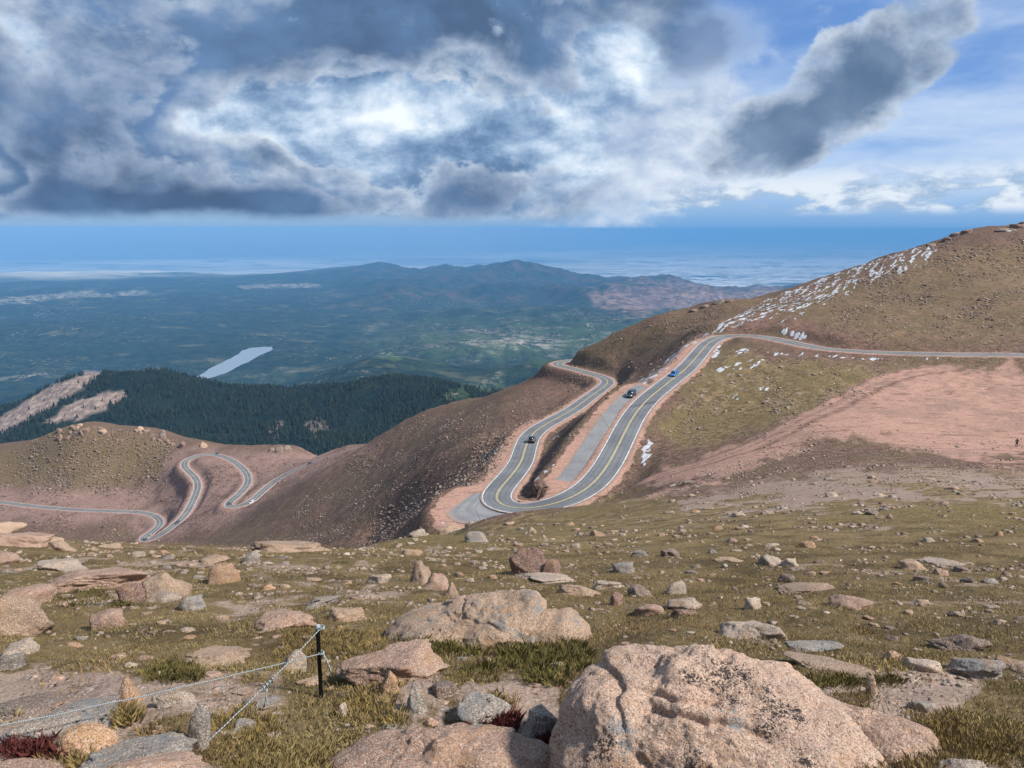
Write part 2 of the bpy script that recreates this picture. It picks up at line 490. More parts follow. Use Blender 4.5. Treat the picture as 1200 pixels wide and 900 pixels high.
# ------------------------------------------------------------------ near mountainside as control points (pixel, pixel, metres away)
CTRL = [
    # left foreground down to its crest
    (0, 900, 4.6), (0, 830, 5.8), (0, 760, 8.2), (0, 700, 12.5), (0, 660, 19), (0, 630, 26), (-120, 640, 26), (-120, 900, 4.6), (-120, 740, 9.5),
    (150, 900, 4.6), (150, 830, 5.8), (150, 760, 8.2), (150, 700, 12.6), (150, 660, 19), (150, 643, 25),
    (300, 900, 4.6), (300, 820, 6.0), (300, 760, 8.2), (300, 700, 12.8), (300, 660, 20), (300, 642, 30),
    (450, 900, 4.6), (450, 820, 6.0), (450, 760, 8.2), (450, 700, 13), (450, 660, 21), (450, 642, 38), (450, 636, 46),
    (640, 900, 4.5), (640, 820, 6.0), (640, 760, 8.2), (640, 700, 13), (640, 660, 23), (640, 630, 50), (630, 618, 88), (610, 611, 128),
    (540, 640, 36), (540, 626, 76), (530, 621, 108), (525, 617, 128),
    (850, 900, 4.3), (850, 820, 5.8), (850, 760, 8.2), (850, 700, 13), (850, 650, 24), (830, 610, 55), (800, 588, 90), (770, 576, 128), (740, 580, 136),
    (1050, 900, 4.2), (1050, 820, 5.6), (1050, 750, 8.8), (1050, 700, 13.2), (1050, 650, 22), (1050, 600, 45), (1050, 560, 85), (1050, 535, 122),
    (1200, 900, 4.1), (1200, 820, 5.6), (1200, 750, 8.6), (1200, 700, 12.8), (1200, 650, 22), (1200, 600, 44), (1200, 560, 85), (1200, 523, 142),
    (1330, 900, 4.1), (1330, 750, 8.4), (1330, 650, 21), (1330, 560, 82),
    # ground round the feet
    (0, 1500, 1.6), (300, 1500, 1.6), (600, 1500, 1.6), (900, 1500, 1.6), (1200, 1500, 1.6), (600, 2400, 1.0),
    # hairpin surroundings, meadow, lot
    (700, 587, 141), (800, 560, 130), (800, 540, 156), (775, 505, 190), (800, 500, 190), (850, 520, 165), (850, 470, 205), (850, 440, 235), (862, 412, 270),
    (950, 440, 220), (1050, 440, 217), (950, 490, 168), (1000, 523, 140), (930, 540, 128), (1100, 480, 175), (1200, 480, 174), (1200, 440, 213), (1330, 480, 172),
    # the far side of the upper road, up to the skyline
    (1200, 395, 262), (1100, 395, 265), (1000, 392, 272), (1200, 350, 330), (1200, 300, 440), (1100, 350, 345), (1000, 350, 375), (1000, 375, 310), (940, 375, 318), (900, 375, 330),
    (1197, 262, 520), (1177, 265, 515), (1133, 270, 505), (1087, 288, 495), (1033, 300, 485), (1000, 313, 478), (950, 330, 462), (917, 343, 448), (887, 352, 438),
    (1330, 240, 540), (1330, 330, 400), (847, 352, 432), (823, 357, 430), (800, 367, 428), (780, 367, 430), (733, 387, 432), (683, 413, 436),
    (850, 375, 345), (820, 385, 335), (790, 412, 295), (770, 432, 300), (745, 445, 330), (730, 430, 390), (760, 405, 385), (800, 388, 375),
    # bank between the two legs of the hairpin
    (650, 560, 172), (640, 575, 160), (640, 540, 188), (665, 520, 205), (680, 490, 238), (705, 472, 270), (722, 460, 300),
    # brown slope left of the lower leg
    (633, 437, 448), (600, 453, 480), (573, 465, 500), (550, 471, 530), (600, 490, 298), (600, 470, 375), (640, 455, 390), (560, 530, 228), (560, 500, 315), (545, 560, 190),
    (520, 510, 355), (500, 550, 250), (515, 585, 172), (490, 598, 172), (450, 590, 300), (450, 560, 380), (450, 530, 470), (477, 493, 560), (433, 521, 585),
    (400, 600, 360), (400, 560, 470), (450, 618, 240), (350, 610, 400), (300, 622, 440), (260, 630, 480), (350, 575, 500), (420, 630, 240),
    # lower switchbacks and rocky hill
    (330, 555, 640), (260, 560, 655), (300, 535, 715), (350, 523, 770), (410, 522, 650), (180, 580, 690), (200, 590, 665),
    (97, 496, 800), (67, 504, 810), (33, 517, 830), (0, 520, 850), (-120, 535, 880), (133, 501, 800), (167, 502, 795), (200, 511, 785), (233, 517, 770), (250, 526, 760),
    (100, 560, 735), (100, 582, 712), (0, 560, 770), (0, 578, 735), (150, 540, 755), (150, 575, 712), (195, 550, 725), (60, 530, 780),
    (80, 630, 610), (0, 625, 640), (130, 620, 610), (-120, 640, 650),
    (917, 409, 266), (880, 404, 276), (960, 416, 252), (1000, 421, 242), (1060, 424, 237), (1120, 426, 233), (1200, 428, 229), (1330, 432, 225),
    (900, 425, 246), (1330, 405, 246), (100, 540, 762), (40, 545, 775), (50, 570, 738), (150, 520, 775), (-60, 550, 800), (-60, 530, 850),
]
HID = [  # hidden ground (pixel column, metres away, metres below eye level)
    (0, 40, 20), (0, 80, 43), (0, 160, 84), (0, 320, 155), (0, 480, 218), (0, 570, 242),
    (150, 42, 20), (150, 80, 42), (150, 160, 82), (150, 320, 150), (150, 460, 206), (140, 550, 237),
    (300, 45, 22), (300, 80, 41), (300, 160, 77), (300, 280, 126), (300, 360, 154),
    (450, 75, 34), (450, 120, 54), (450, 180, 78), (430, 210, 90), (500, 110, 49), (510, 145, 60),
    (-150, 40, 20), (-150, 160, 82), (-150, 480, 215),
    (97, 855, 226), (30, 890, 248), (167, 845, 226), (-60, 900, 262), (233, 810, 222), (97, 900, 262), (20, 935, 290),
    (100, 950, 300), (0, 1000, 320), (-150, 1000, 320), (200, 900, 285), (300, 880, 285), (400, 800, 260), (450, 760, 260), (500, 700, 225), (550, 680, 205), (600, 620, 165), (660, 560, 125),
    (720, 560, 110), (800, 560, 95), (880, 560, 85), (960, 600, 78), (1050, 640, 65), (1200, 680, 50), (1330, 720, 40),
    (0, 1300, 560), (-150, 1300, 560), (200, 1300, 560), (400, 1300, 560), (600, 1300, 560), (800, 1300, 480), (1000, 1300, 420), (1200, 1300, 380), (1330, 1300, 350),
]
cp = []
for px, py, r in CTRL:
    a, t = ray(px, py)
    cp.append((a, math.log(r / math.cos(a)), t))
for px, r, dr in HID:
    a, _ = ray(px, 500)
    r = r / math.cos(a)
    cp.append((a, math.log(r), dr / r))
for nm in ('A', 'B', 'C', 'PA', 'PB'):
    P = LINES[nm]
    dist = np.concatenate([[0], np.cumsum(np.hypot(*(P[1:, :2] - P[:-1, :2]).T))])
    sp = 10.0 if nm in ('A', 'PA', 'PB') else 22.0
    for s_ in np.arange(0, dist[-1], sp):
        q = np.array([np.interp(s_, dist, P[:, k]) for k in range(3)])
        r = math.hypot(q[0], q[1])
        cp.append((math.atan2(q[0], q[1]), math.log(r), -q[2] / r))
cp = np.array(cp)


def tps_fit(cp, lam):
    n = len(cp)
    d2 = ((cp[:, None, :2] - cp[None, :, :2]) ** 2).sum(-1)
    K = .5 * d2 * np.log(d2 + 1e-12)
    K[np.arange(n), np.arange(n)] += lam
    Pm = np.c_[np.ones(n), cp[:, :2]]
    A = np.block([[K, Pm], [Pm.T, np.zeros((3, 3))]])
    return np.linalg.solve(A, np.r_[cp[:, 2], np.zeros(3)])


def tps_eval(cp, w, a, l):
    n = len(cp)
    a = a.ravel()
    l = l.ravel()
    out = np.empty(len(a))
    C = cp[:, :2].astype(np.float32)
    wf = w[:n].astype(np.float32)
    for s_ in range(0, len(a), 20000):
        e = s_ + 20000
        d2 = (a[s_:e, None].astype(np.float32) - C[None, :, 0]) ** 2 + (l[s_:e, None].astype(np.float32) - C[None, :, 1]) ** 2
        out[s_:e] = (.5 * d2 * np.log(d2 + 1e-9)) @ wf
    return out + w[n] + w[n + 1] * a + w[n + 2] * l


W_NEAR = tps_fit(cp, 2e-4)

A_DENSE = np.linspace(R(-40), R(40), 530)
A_SIDE = np.linspace(R(40), R(320), 58)[1:-1]
AZ = np.concatenate([A_DENSE, A_SIDE])               # a full turn, finest in front
NA = len(AZ)
LR = np.concatenate([np.linspace(math.log(a_), math.log(b_), n_, endpoint=False) for a_, b_, n_ in
                     ((.35, 3, 50), (3, 20, 150), (20, 110, 105), (110, 480, 235), (480, 910, 165), (910, 1300, 20))] + [[math.log(1300)]])
NR = len(LR)
CELL = np.gradient(LR)[None, :]


def wrap(a):
    return (a + math.pi) % (2 * math.pi) - math.pi


def clamp_az(a, lim):
    a = wrap(a)
    return np.clip(a, -lim, lim)


AA, LL = np.meshgrid(AZ, LR, indexing='ij')
RR = np.exp(LL)
T = tps_eval(cp, W_NEAR, clamp_az(AA, .74), LL).reshape(AA.shape)
XX, YY = RR * np.sin(AA), RR * np.cos(AA)
ZZ = -RR * T
ZZ -= .9 * np.exp(-((RR - 105) / 45.0) ** 2) * sstep(AA, R(-14), R(-4)) * (1 - sstep(AA, R(4), R(14)))
# around the feet the surface closes on a flat patch
ZZ = np.where(RR < 1.6, ZZ * sstep(RR, .2, 1.6) + (-1.9) * (1 - sstep(RR, .2, 1.6)), ZZ)
# road distances in plan
segs, segw, segz = [], [], []
for nm, hw in (('A', ROAD_W / 2), ('B', ROAD_W / 2), ('C', ROAD_W / 2), ('PA', 6.2), ('PB', 3.6)):
    P = LINES[nm]
    segs.append(np.c_[P[:-1], P[1:]])
    segw.append(np.full(len(P) - 1, hw))
segs = np.concatenate(segs)
segw = np.concatenate(segw)


def road_near(x, y):
    """distance to the edge of the nearest paved line (negative on it) and the road level there"""
    shp = x.shape
    x, y = x.ravel(), y.ravel()
    D = np.full(len(x), 1e3)
    Zr = np.zeros(len(x))
    r = np.hypot(x, y)
    idx = np.where((r > 105) & (r < 1000) & (np.abs(np.arctan2(x, y)) < R(50)))[0]
    for s_ in range(0, len(idx), 6000):
        k = idx[s_:s_ + 6000]
        ex, ey = segs[:, 3] - segs[:, 0], segs[:, 4] - segs[:, 1]
        t = np.clip(((x[k, None] - segs[:, 0]) * ex + (y[k, None] - segs[:, 1]) * ey) / (ex * ex + ey * ey + 1e-9), 0, 1)
        d = np.hypot(x[k, None] - segs[:, 0] - t * ex, y[k, None] - segs[:, 1] - t * ey) - segw
        j = d.argmin(1)
        ar = np.arange(len(k))
        D[k] = d[ar, j]
        Zr[k] = segs[j, 2] + t[ar, j] * (segs[j, 5] - segs[j, 2])
    return D.reshape(shp), Zr.reshape(shp)


RD, RZ = road_near(XX, YY)
NZ = np.zeros_like(ZZ)
PX, PY = proj(XX, YY, ZZ)
CALM = .22 + .78 * sstep(RR, 150, 420)
for wl, am, sd in ((70, 1.5, 1), (30, .9, 2), (13, .5, 3), (6, .28, 4), (2.7, .15, 5), (1.2, .075, 6), (.55, .035, 7), (.25, .016, 8)):
    fade = sstep(wl / (CELL * RR), 2.0, 4.5) * np.minimum(1, RR / (wl * 1.3))
    if fade.max() > 0:
        NZ += am * fade * perlin2(XX / wl + 17.3 * sd, YY / wl - 9.1 * sd, sd) * (1 if wl < 5 else CALM)
# rocky ribs on the steep brown slopes
PX, PY = proj(XX, YY, ZZ)
ribs = sstep(RR, 170, 230) * (1 - sstep(RR, 950, 1200))
for wl, am, sd in ((9, .8, 21), (4.5, .5, 22)):
    fade = sstep(wl / (CELL * RR), 1.2, 2.5) * ribs
    NZ += am * fade * np.abs(perlin2(XX / wl, YY / wl, sd))
ZZ += NZ
blend = 1 - sstep(RD, 1.6, 9.0)
ZZ = np.where(RD < 9.0, ZZ * (1 - blend) + (RZ - .14) * blend, ZZ)
ZZ += np.where((RD > .6) & (RD < 6), .10 * perlin2(XX / 1.6, YY / 1.6, 31), 0)
PX, PY = proj(XX, YY, ZZ)
DEPTH = YY * CP - ZZ * SP
PX = np.where(DEPTH > .5, PX, -9999)
PY = np.where(DEPTH > .5, PY, 2000)

# ---- ground zones
wobx = 9 * perlin2(AA / .05, LL / .16, 41) + 6 * perlin2(AA / .018, LL / .06, 42) + 4 * perlin2(AA / .007, LL / .024, 43)
wobble = wobx * np.clip(RR / 60, .2, 1)


def zone(poly, soft=6.0, wob=1.0):
    m = poly_sd(PX, PY, poly) + wobble * wob
    return sstep(m, -soft, soft)


TRACK = [(1110, 432, 40.2), (1080, 437, 40.3), (1040, 447, 40.4), (990, 468, 40.6), (940, 490, 40.9), (880, 513, 41.8), (830, 532, 43.3), (790, 547, 45.5), (755, 563, 48.5)]
FORE = [(-900, 2500), (-900, 560), (0, 596), (300, 622), (470, 630), (520, 617), (560, 613), (640, 604), (740, 579), (830, 578), (900, 566), (1000, 548), (1100, 548), (1260, 562), (1900, 560), (1900, 2500)]
MEADOW = [(778, 500), (806, 450), (845, 416), (880, 414), (930, 424), (1075, 432), (1050, 442), (1000, 465), (940, 490), (860, 517), (792, 528)]
HILL_R = [(1000, 394), (950, 372), (910, 366), (1000, 326), (1100, 298), (1400, 262), (1400, 392), (1100, 396)]
HILL_L = [(-250, 540), (0, 522), (97, 497), (150, 503), (200, 520), (196, 560), (150, 578), (0, 572), (-250, 572)]
HUMP = [(650, 425), (760, 374), (850, 350), (905, 345), (850, 378), (780, 405), (700, 440)]
LOT = [(1500, 426), (1090, 431), (1050, 437), (1000, 462), (940, 492), (860, 522), (800, 545), (756, 566), (765, 578), (830, 562), (900, 540), (960, 518), (1000, 505), (1050, 519), (1080, 531), (1150, 538), (1500, 556)]
BANK_R = [(852, 388), (885, 372), (920, 372), (975, 380), (1060, 400), (1010, 409), (950, 402), (890, 388)]
LOOP = [(190, 545), (208, 525), (250, 526), (300, 530), (420, 520), (440, 524), (330, 575), (280, 607), (220, 625), (170, 645), (150, 612), (-150, 612), (-150, 572), (150, 571), (190, 562)]
REDS = [(600, 462), (655, 425), (700, 445), (690, 470), (640, 500), (600, 560), (560, 600), (520, 625), (420, 640), (470, 590), (540, 545), (590, 500)]
dirt = np.maximum.reduce([zone(LOT, 16, 1.6), .0 * zone(LOOP, 8, .6)])
shoulder = 1 - sstep(RD + .8 * perlin2(XX / 3, YY / 3, 51), 0.7, 1.8)
dirt = np.maximum(dirt, shoulder)
loop = zone(LOOP, 8, .6)
DIRT_PULL = [(636, 585), (650, 560), (678, 518), (712, 470), (740, 450), (765, 440), (800, 405), (822, 392), (838, 392), (800, 440), (750, 475), (700, 545), (668, 580)]
dirt = np.maximum(dirt, zone(DIRT_PULL, 4, .4))
apex = poly_sd(PX, PY, [(505, 615), (530, 590), (565, 560), (600, 505), (612, 490), (628, 492), (600, 560), (560, 600), (545, 622), (515, 626)])
dirt = np.maximum(dirt, .9 * sstep(apex + wobble * .4, -3, 3) * (RD < 7))
FOREZ = zone(FORE, 6) * (1 - sstep(RR, 150, 170))
grass = np.maximum.reduce([FOREZ, zone(MEADOW, 8), .50 * zone(HILL_R, 8), .68 * zone(HILL_L, 8), .35 * zone(HUMP, 8)])
TRL = catmull([pz(*p) for p in TRACK], 3.0)
trd = np.full(XX.shape, 99.0)
km = (RR > 110) & (RR < 300) & (np.abs(AA) < R(40))
for k in range(len(TRL) - 1):
    p0_, p1_ = TRL[k], TRL[k + 1]
    ex, ey = p1_[0] - p0_[0], p1_[1] - p0_[1]
    tt = np.clip(((XX[km] - p0_[0]) * ex + (YY[km] - p0_[1]) * ey) / (ex * ex + ey * ey), 0, 1)
    trd[km] = np.minimum(trd[km], np.hypot(XX[km] - p0_[0] - tt * ex, YY[km] - p0_[1] - tt * ey))
trd = trd + .7 * perlin2(XX / 5, YY / 5, 61)
dirt = np.maximum(dirt, .95 * (1 - sstep(trd, 2.6, 4.4)))
rut = np.exp(-((trd - 3.3) / .9) ** 2) + .5 * np.exp(-((trd - .2) / .5) ** 2)
grass = grass * (1 - dirt) * (1 - loop)
rubble_zone = zone([(780, 575), (830, 545), (960, 515), (1060, 530), (1300, 545), (1300, 580), (1100, 585), (900, 600), (800, 598)], 10, 1.5)
red = np.maximum(zone(BANK_R, 6), .75 * zone(REDS, 12, 2)) * (1 - dirt)


def mesh_obj(name, verts, faces_quads, mat, parent=None, smooth=True, tris=None):
    me = bpy.data.meshes.new(name)
    verts = np.asarray(verts, np.float32)
    me.vertices.add(len(verts))
    me.vertices.foreach_set("co", verts.ravel())
    loops, starts, tot = [], [], 0
    nf = 0
    if faces_quads is not None and len(faces_quads):
        q = np.asarray(faces_quads, np.int32)
        loops.append(q.ravel())
        starts.append(np.arange(len(q)) * 4)
        tot = len(q) * 4
        nf += len(q)
    if tris is not None and len(tris):
        q = np.asarray(tris, np.int32)
        loops.append(q.ravel())
        starts.append(tot + np.arange(len(q)) * 3)
        nf += len(q)
    lp = np.concatenate(loops)
    me.loops.add(len(lp))
    me.loops.foreach_set("vertex_index", lp)
    me.polygons.add(nf)
    me.polygons.foreach_set("loop_start", np.concatenate(starts).astype(np.int32))
    if smooth:
        me.polygons.foreach_set("use_smooth", np.ones(nf, bool))
    me.update(calc_edges=True)
    if mat is not None:
        me.materials.append(mat)
    o = bpy.data.objects.new(name, me)
    COL.objects.link(o)
    if parent is not None:
        o.parent = parent
    return o


def add_attr(o, name, vals):
    at = o.data.attributes.new(name, 'FLOAT', 'POINT')
    at.data.foreach_set("value", np.asarray(vals, np.float32).ravel())


def grid_quads(na, nr, closed=True):
    i = np.arange(na if closed else na - 1)
    j = np.arange(nr - 1)
    I, J = np.meshgrid(i, j, indexing='ij')
    I2 = (I + 1) % na
    return np.stack([I * nr + J, I * nr + J + 1, I2 * nr + J + 1, I2 * nr + J], -1).reshape(-1, 4)


def tag(o, label=None, cat=None, group=None, kind=None):
    if label:
        o['label'] = label
    if cat:
        o['category'] = cat
    if group:
        o['group'] = group
    if kind:
        o['kind'] = kind
    return o


# ------------------------------------------------------------------ ground material
def ground_mat():
    m, nt = new_mat("mountain_ground")
    P = nt.n('ShaderNodeTexCoord').outputs['Object']
    g, dt, rd = nt.attr('grass'), nt.attr('dirt'), nt.attr('red')
    big = nt.noise(P, .06, 5, .6)
    mid = nt.noise(P, .6, 5, .62)
    fine = nt.noise(P, 5.0, 6, .65)
    vfine = nt.noise(P, 38.0, 4, .6)
    # scree: brown earth with stones
    sc = nt.mix(nt.ss(mid, .35, .66), (.074, .040, .029), (.192, .108, .073))
    sc = nt.mix(nt.ss(fine, .52, .66), sc, (.33, .245, .19))
    sc = nt.mix(nt.m('MULTIPLY', nt.ss(big, .45, .62), .5), sc, (.12, .095, .045))
    redc = nt.mix(nt.ss(mid, .35, .65), (.125, .066, .046), (.215, .13, .095))
    sc = nt.mix(rd, sc, redc)
    spk = nt.noise(P, 2.1, 3, .72)
    spk2 = nt.noise(nt.mapv(P, loc=(31, 7, 3)), .9, 4, .7)
    sc = nt.mix(nt.m('MULTIPLY', nt.ss(spk, .57, .64), .75), sc, (.36, .27, .215))
    sc = nt.mix(nt.m('MULTIPLY', nt.ss(spk, .44, .36), .75), sc, (.055, .035, .028))
    sc = nt.mix(nt.m('MULTIPLY', nt.ss(spk2, .58, .66), .6), sc, nt.mix(rd, (.055, .044, .030), (.09, .042, .032)))
    lp = nt.mix(nt.ss(mid, .36, .62), (.21, .125, .10), (.32, .21, .17))
    lp = nt.mix(nt.ss(fine, .55, .66), lp, (.12, .08, .06))
    sc = nt.mix(nt.m('MULTIPLY', nt.attr('loop'), nt.ss(big, .3, .5)), sc, lp)
    # turf: olive, straw, brown, bare gravel
    tf = nt.mix(nt.ss(mid, .36, .62), (.105, .074, .035), (.245, .172, .085))
    tf = nt.mix(nt.ss(big, .44, .60), tf, nt.mix(nt.ss(fine, .4, .6), (.13, .098, .038), (.21, .15, .068)))
    tf = nt.mix(nt.m('MULTIPLY', nt.ss(fine, .55, .68), .7), tf, (.30, .235, .165))
    tf = nt.mix(nt.m('MULTIPLY', nt.ss(spk, .60, .66), nt.attr('stony')), tf, (.36, .28, .22))
    tf = nt.mix(nt.m('MULTIPLY', nt.ss(spk, .43, .35), nt.m('MULTIPLY', nt.attr('stony'), .9)), tf, (.052, .040, .022))
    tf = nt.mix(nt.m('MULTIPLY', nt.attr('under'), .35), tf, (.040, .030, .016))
    bare = nt.ss(nt.m('ADD', nt.attr('bare'), nt.m('MULTIPLY', nt.m('SUBTRACT', fine, .5), .6)), .38, .55)
    tf = nt.mix(bare, tf, nt.mix(nt.ss(vfine, .4, .6), (.24, .165, .125), (.36, .27, .215)))
    # dirt: pink crushed granite with darker rills
    rill = nt.noise(nt.mapv(P, rot=(0, 0, R(14)), scale=(.22, 1.0, 1)), .45, 6, .62, 2.0)
    dc = nt.mix(nt.ss(fine, .35, .66), (.335, .175, .125), (.48, .30, .23))
    dc = nt.mix(nt.m('MULTIPLY', nt.ss(rill, .55, .63), .75), dc, (.17, .095, .07))
    rill2 = nt.noise(nt.mapv(P, rot=(0, 0, R(-8)), scale=(.14, .8, 1)), .9, 5, .65, 2.2)
    dc = nt.mix(nt.m('MULTIPLY', nt.ss(rill2, .57, .66), .45), dc, (.21, .12, .09))
    dc = nt.mix(nt.m('MULTIPLY', nt.ss(mid, .5, .7), .35), dc, (.47, .34, .275))
    dc = nt.mix(nt.m('MULTIPLY', nt.ss(big, .50, .66), .55), dc, (.25, .165, .125))
    dc = nt.mix(nt.m('MULTIPLY', nt.ss(spk2, .56, .66), .6), dc, (.20, .115, .085))
    dc = nt.mix(nt.m('MULTIPLY', nt.ss(spk, .58, .66), .5), dc, (.50, .39, .32))
    dc = nt.mix(nt.m('MULTIPLY', nt.ss(spk, .42, .35), .45), dc, (.14, .085, .065))
    dc = nt.mix(nt.m('MULTIPLY', nt.attr('rut'), nt.ss(mid, .3, .6)), dc, (.15, .09, .07))
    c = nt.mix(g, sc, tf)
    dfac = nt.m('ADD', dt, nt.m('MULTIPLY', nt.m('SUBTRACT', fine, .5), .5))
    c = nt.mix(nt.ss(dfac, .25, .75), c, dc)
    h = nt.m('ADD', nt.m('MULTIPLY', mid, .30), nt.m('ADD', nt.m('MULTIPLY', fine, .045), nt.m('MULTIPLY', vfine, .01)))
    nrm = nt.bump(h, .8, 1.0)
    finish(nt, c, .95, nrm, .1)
    return m


GM = ground_mat()
verts = np.stack([XX, YY, ZZ], -1).reshape(-1, 3)
ground = mesh_obj("mountainside", verts, grid_quads(NA, NR), GM)
cidx = len(verts)
tag(ground, kind='structure')
add_attr(ground, 'grass', grass)
add_attr(ground, 'dirt', dirt)
add_attr(ground, 'red', red)
add_attr(ground, 'loop', loop)
add_attr(ground, 'rut', rut)
add_attr(ground, 'stony', .12 + .88 * sstep(RR, 40, 170))
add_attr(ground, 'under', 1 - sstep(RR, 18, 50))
earth = np.maximum.reduce([zone([(-200, 800), (120, 785), (330, 780), (345, 830), (260, 870), (180, 905), (-200, 905)], 12), zone([(1020, 790), (1120, 775), (1160, 800), (1110, 840), (1080, 870), (1020, 860)], 8),
                          zone([(915, 796), (1070, 800), (1060, 815), (925, 808)], 4), zone([(540, 790), (660, 770), (660, 870), (545, 870)], 8) * .8, zone([(440, 780), (500, 800), (480, 830), (430, 820)], 8) * .7])
bn = .5 * perlin2(XX / 1.6, YY / 1.6, 57) + .35 * perlin2(XX / .5, YY / .5, 58) + .45 * perlin2(XX / 7, YY / 7, 59)
bare = np.clip(.18 + .42 * earth + .40 * rubble_zone + .12 * (PX < 520) * sstep(RR, 60, 20) + .62 * bn, 0, 1)
add_attr(ground, 'bare', bare)
# close the tiny hole under the camera
bm = bmesh.new()
bm.from_mesh(ground.data)
bm.verts.ensure_lookup_table()
try:
    bm.faces.new([bm.verts[i * NR] for i in range(NA)])
except Exception:
    pass
bm.to_mesh(ground.data)
bm.free()

# ------------------------------------------------------------------ looking the surface up again
ZD = ZZ[:len(A_DENSE)]


def surf(a, r):
    """ground height at azimuth a, distance r (inside the dense sector)"""
    u = (np.clip(a, A_DENSE[0], A_DENSE[-1]) - A_DENSE[0]) / (A_DENSE[1] - A_DENSE[0])
    v = np.clip(np.interp(np.log(np.maximum(r, .36)), LR, np.arange(NR)), 0, NR - 1.001)
    i = np.clip(np.floor(u).astype(int), 0, len(A_DENSE) - 2)
    j = np.floor(v).astype(int)
    fu, fv = u - i, v - j
    return (ZD[i, j] * (1 - fu) + ZD[i + 1, j] * fu) * (1 - fv) + (ZD[i, j + 1] * (1 - fu) + ZD[i + 1, j + 1] * fu) * fv


def surf_xy(x, y):
    return surf(np.arctan2(x, y), np.hypot(x, y))


RS = np.exp(np.linspace(math.log(1.2), math.log(1290), 3000))


def hit(px, py, rmin=1.2):
    a, t = ray(px, py)
    z = surf(np.full(RS.shape, float(a)), RS)
    ok = np.where((z >= -t * RS) & (RS > rmin))[0]
    r = RS[ok[0]] if len(ok) else 1200.0
    return np.array([r * math.sin(a), r * math.cos(a), -t * r]), r


def normal_xy(x, y, e=.35):
    dzx = (surf_xy(x + e, y) - surf_xy(x - e, y)) / (2 * e)
    dzy = (surf_xy(x, y + e) - surf_xy(x, y - e)) / (2 * e)
    return Vector((-float(dzx), -float(dzy), 1)).normalized()

# ------------------------------------------------------------------ far country: forested hill, valley, range, plain
FAR = [  # (pixel, pixel, metres away)
    (-80, 525, 2000), (0, 491, 2150), (60, 456, 2250), (100, 437.5, 2330), (150, 440, 2380), (190, 436, 2400), (260, 449, 2400), (330, 455, 2350), (400, 448, 2320), (470, 444, 2300),
    (520, 448, 2300), (570, 458, 2300), (620, 468, 2300),
    (0, 522, 1900), (100, 500, 1980), (200, 500, 2000), (200, 535, 1800), (300, 535, 1780), (300, 495, 2020), (400, 495, 2000), (400, 527, 1800), (500, 490, 2000), (560, 480, 2100),
    (455, 414, 4600), (400, 430, 4500), (500, 424, 4500), (545, 438, 4500), (350, 444, 4700), (600, 445, 4300), (640, 430, 4500),
    (430, 445, 3900), (520, 455, 3900),
    (550, 384, 8300), (500, 392, 8300), (650, 380, 8300), (720, 383, 8100), (600, 400, 7300), (700, 400, 7200), (520, 408, 6900), (450, 396, 8100),
    (0, 405, 7500), (0, 390, 8500), (0, 350, 12500), (0, 332, 17000), (0, 319, 26000), (-100, 340, 15000), (150, 400, 7600), (150, 372, 9800), (150, 345, 13500), (150, 328, 18500), (150, 317, 27000),
    (300, 395, 8100), (300, 365, 11000), (300, 338, 15500), (300, 322, 20000),
    (430, 313, 19500), (400, 322, 18500), (470, 314, 19500), (500, 319, 19000), (560, 325.5, 17500), (585, 319, 17500), (610, 313.5, 17500), (650, 317, 17200), (700, 324, 16800), (740, 331, 16300), (790, 334, 16000), (850, 338, 15800), (920, 345, 15500),
    (430, 365, 11200), (520, 365, 11000), (600, 350, 13000), (600, 372, 9400), (700, 352, 12200), (700, 371, 9400), (800, 362, 11000), (900, 365, 10800), (520, 340, 15000), (450, 335, 15500),
]
FARZ = [  # (pixel column, metres away, metres below eye level)
    (-80, 1100, 520), (0, 1100, 520), (200, 1100, 520), (400, 1100, 520), (600, 1100, 500), (800, 1100, 500), (1000, 1100, 500), (1200, 1100, 500),
    (-80, 1500, 660), (0, 1500, 640), (200, 1450, 620), (400, 1450, 620), (600, 1500, 600), (800, 1600, 640), (1100, 1600, 640),
    (-80, 3000, 840), (100, 3000, 800), (250, 3000, 790), (400, 3000, 780), (550, 3000, 780), (700, 2400, 700), (900, 2400, 760), (1100, 2400, 800),
    (0, 4500, 1040), (200, 4600, 1020), (300, 3900, 960), (300, 5000, 1060), (700, 3800, 900), (900, 4500, 1040), (1150, 4500, 1060), (460, 5500, 990), (600, 5600, 1030), (350, 5600, 1070),
    (0, 6000, 1085), (200, 6200, 1085), (300, 6600, 1085), (400, 6600, 1080), (800, 7000, 1100), (1000, 7000, 1150), (1200, 7000, 1150),
    (1000, 16000, 1300), (1200, 16000, 1400), (1000, 11000, 1200), (1200, 11000, 1250),
    (430, 24000, 1650), (600, 23500, 1750), (750, 22500, 1850), (900, 22000, 1900), (1100, 22000, 1900), (300, 26000, 1500),
]
for r in (32000, 45000, 80000):
    for px in (-80, 150, 400, 650, 900, 1200):
        FARZ.append((px, r, 2000))
fp = []
for px, py, r in FAR:
    a, t = ray(px, py)
    fp.append((a, math.log(r / math.cos(a)), t))
for px, r, dr in FARZ:
    a, _ = ray(px, 380)
    r = r / math.cos(a)
    fp.append((a, math.log(r), dr / r))
fp = np.array(fp)
W_FAR = tps_fit(fp, 1e-5)
FA_D = np.linspace(R(-40), R(40), 440)
FA = np.concatenate([FA_D, np.linspace(R(40), R(320), 40)[1:-1]])
FL = np.concatenate([np.linspace(math.log(1080), math.log(34000), 340), np.linspace(math.log(34000), math.log(420000), 34)[1:]])
fA, fL = np.meshgrid(FA, FL, indexing='ij')
fR = np.exp(fL)
fT = tps_eval(fp, W_FAR, clamp_az(fA, .66), np.minimum(fL, math.log(60000))).reshape(fA.shape)
fX, fY = fR * np.sin(fA), fR * np.cos(fA)
fZ = -fR * fT
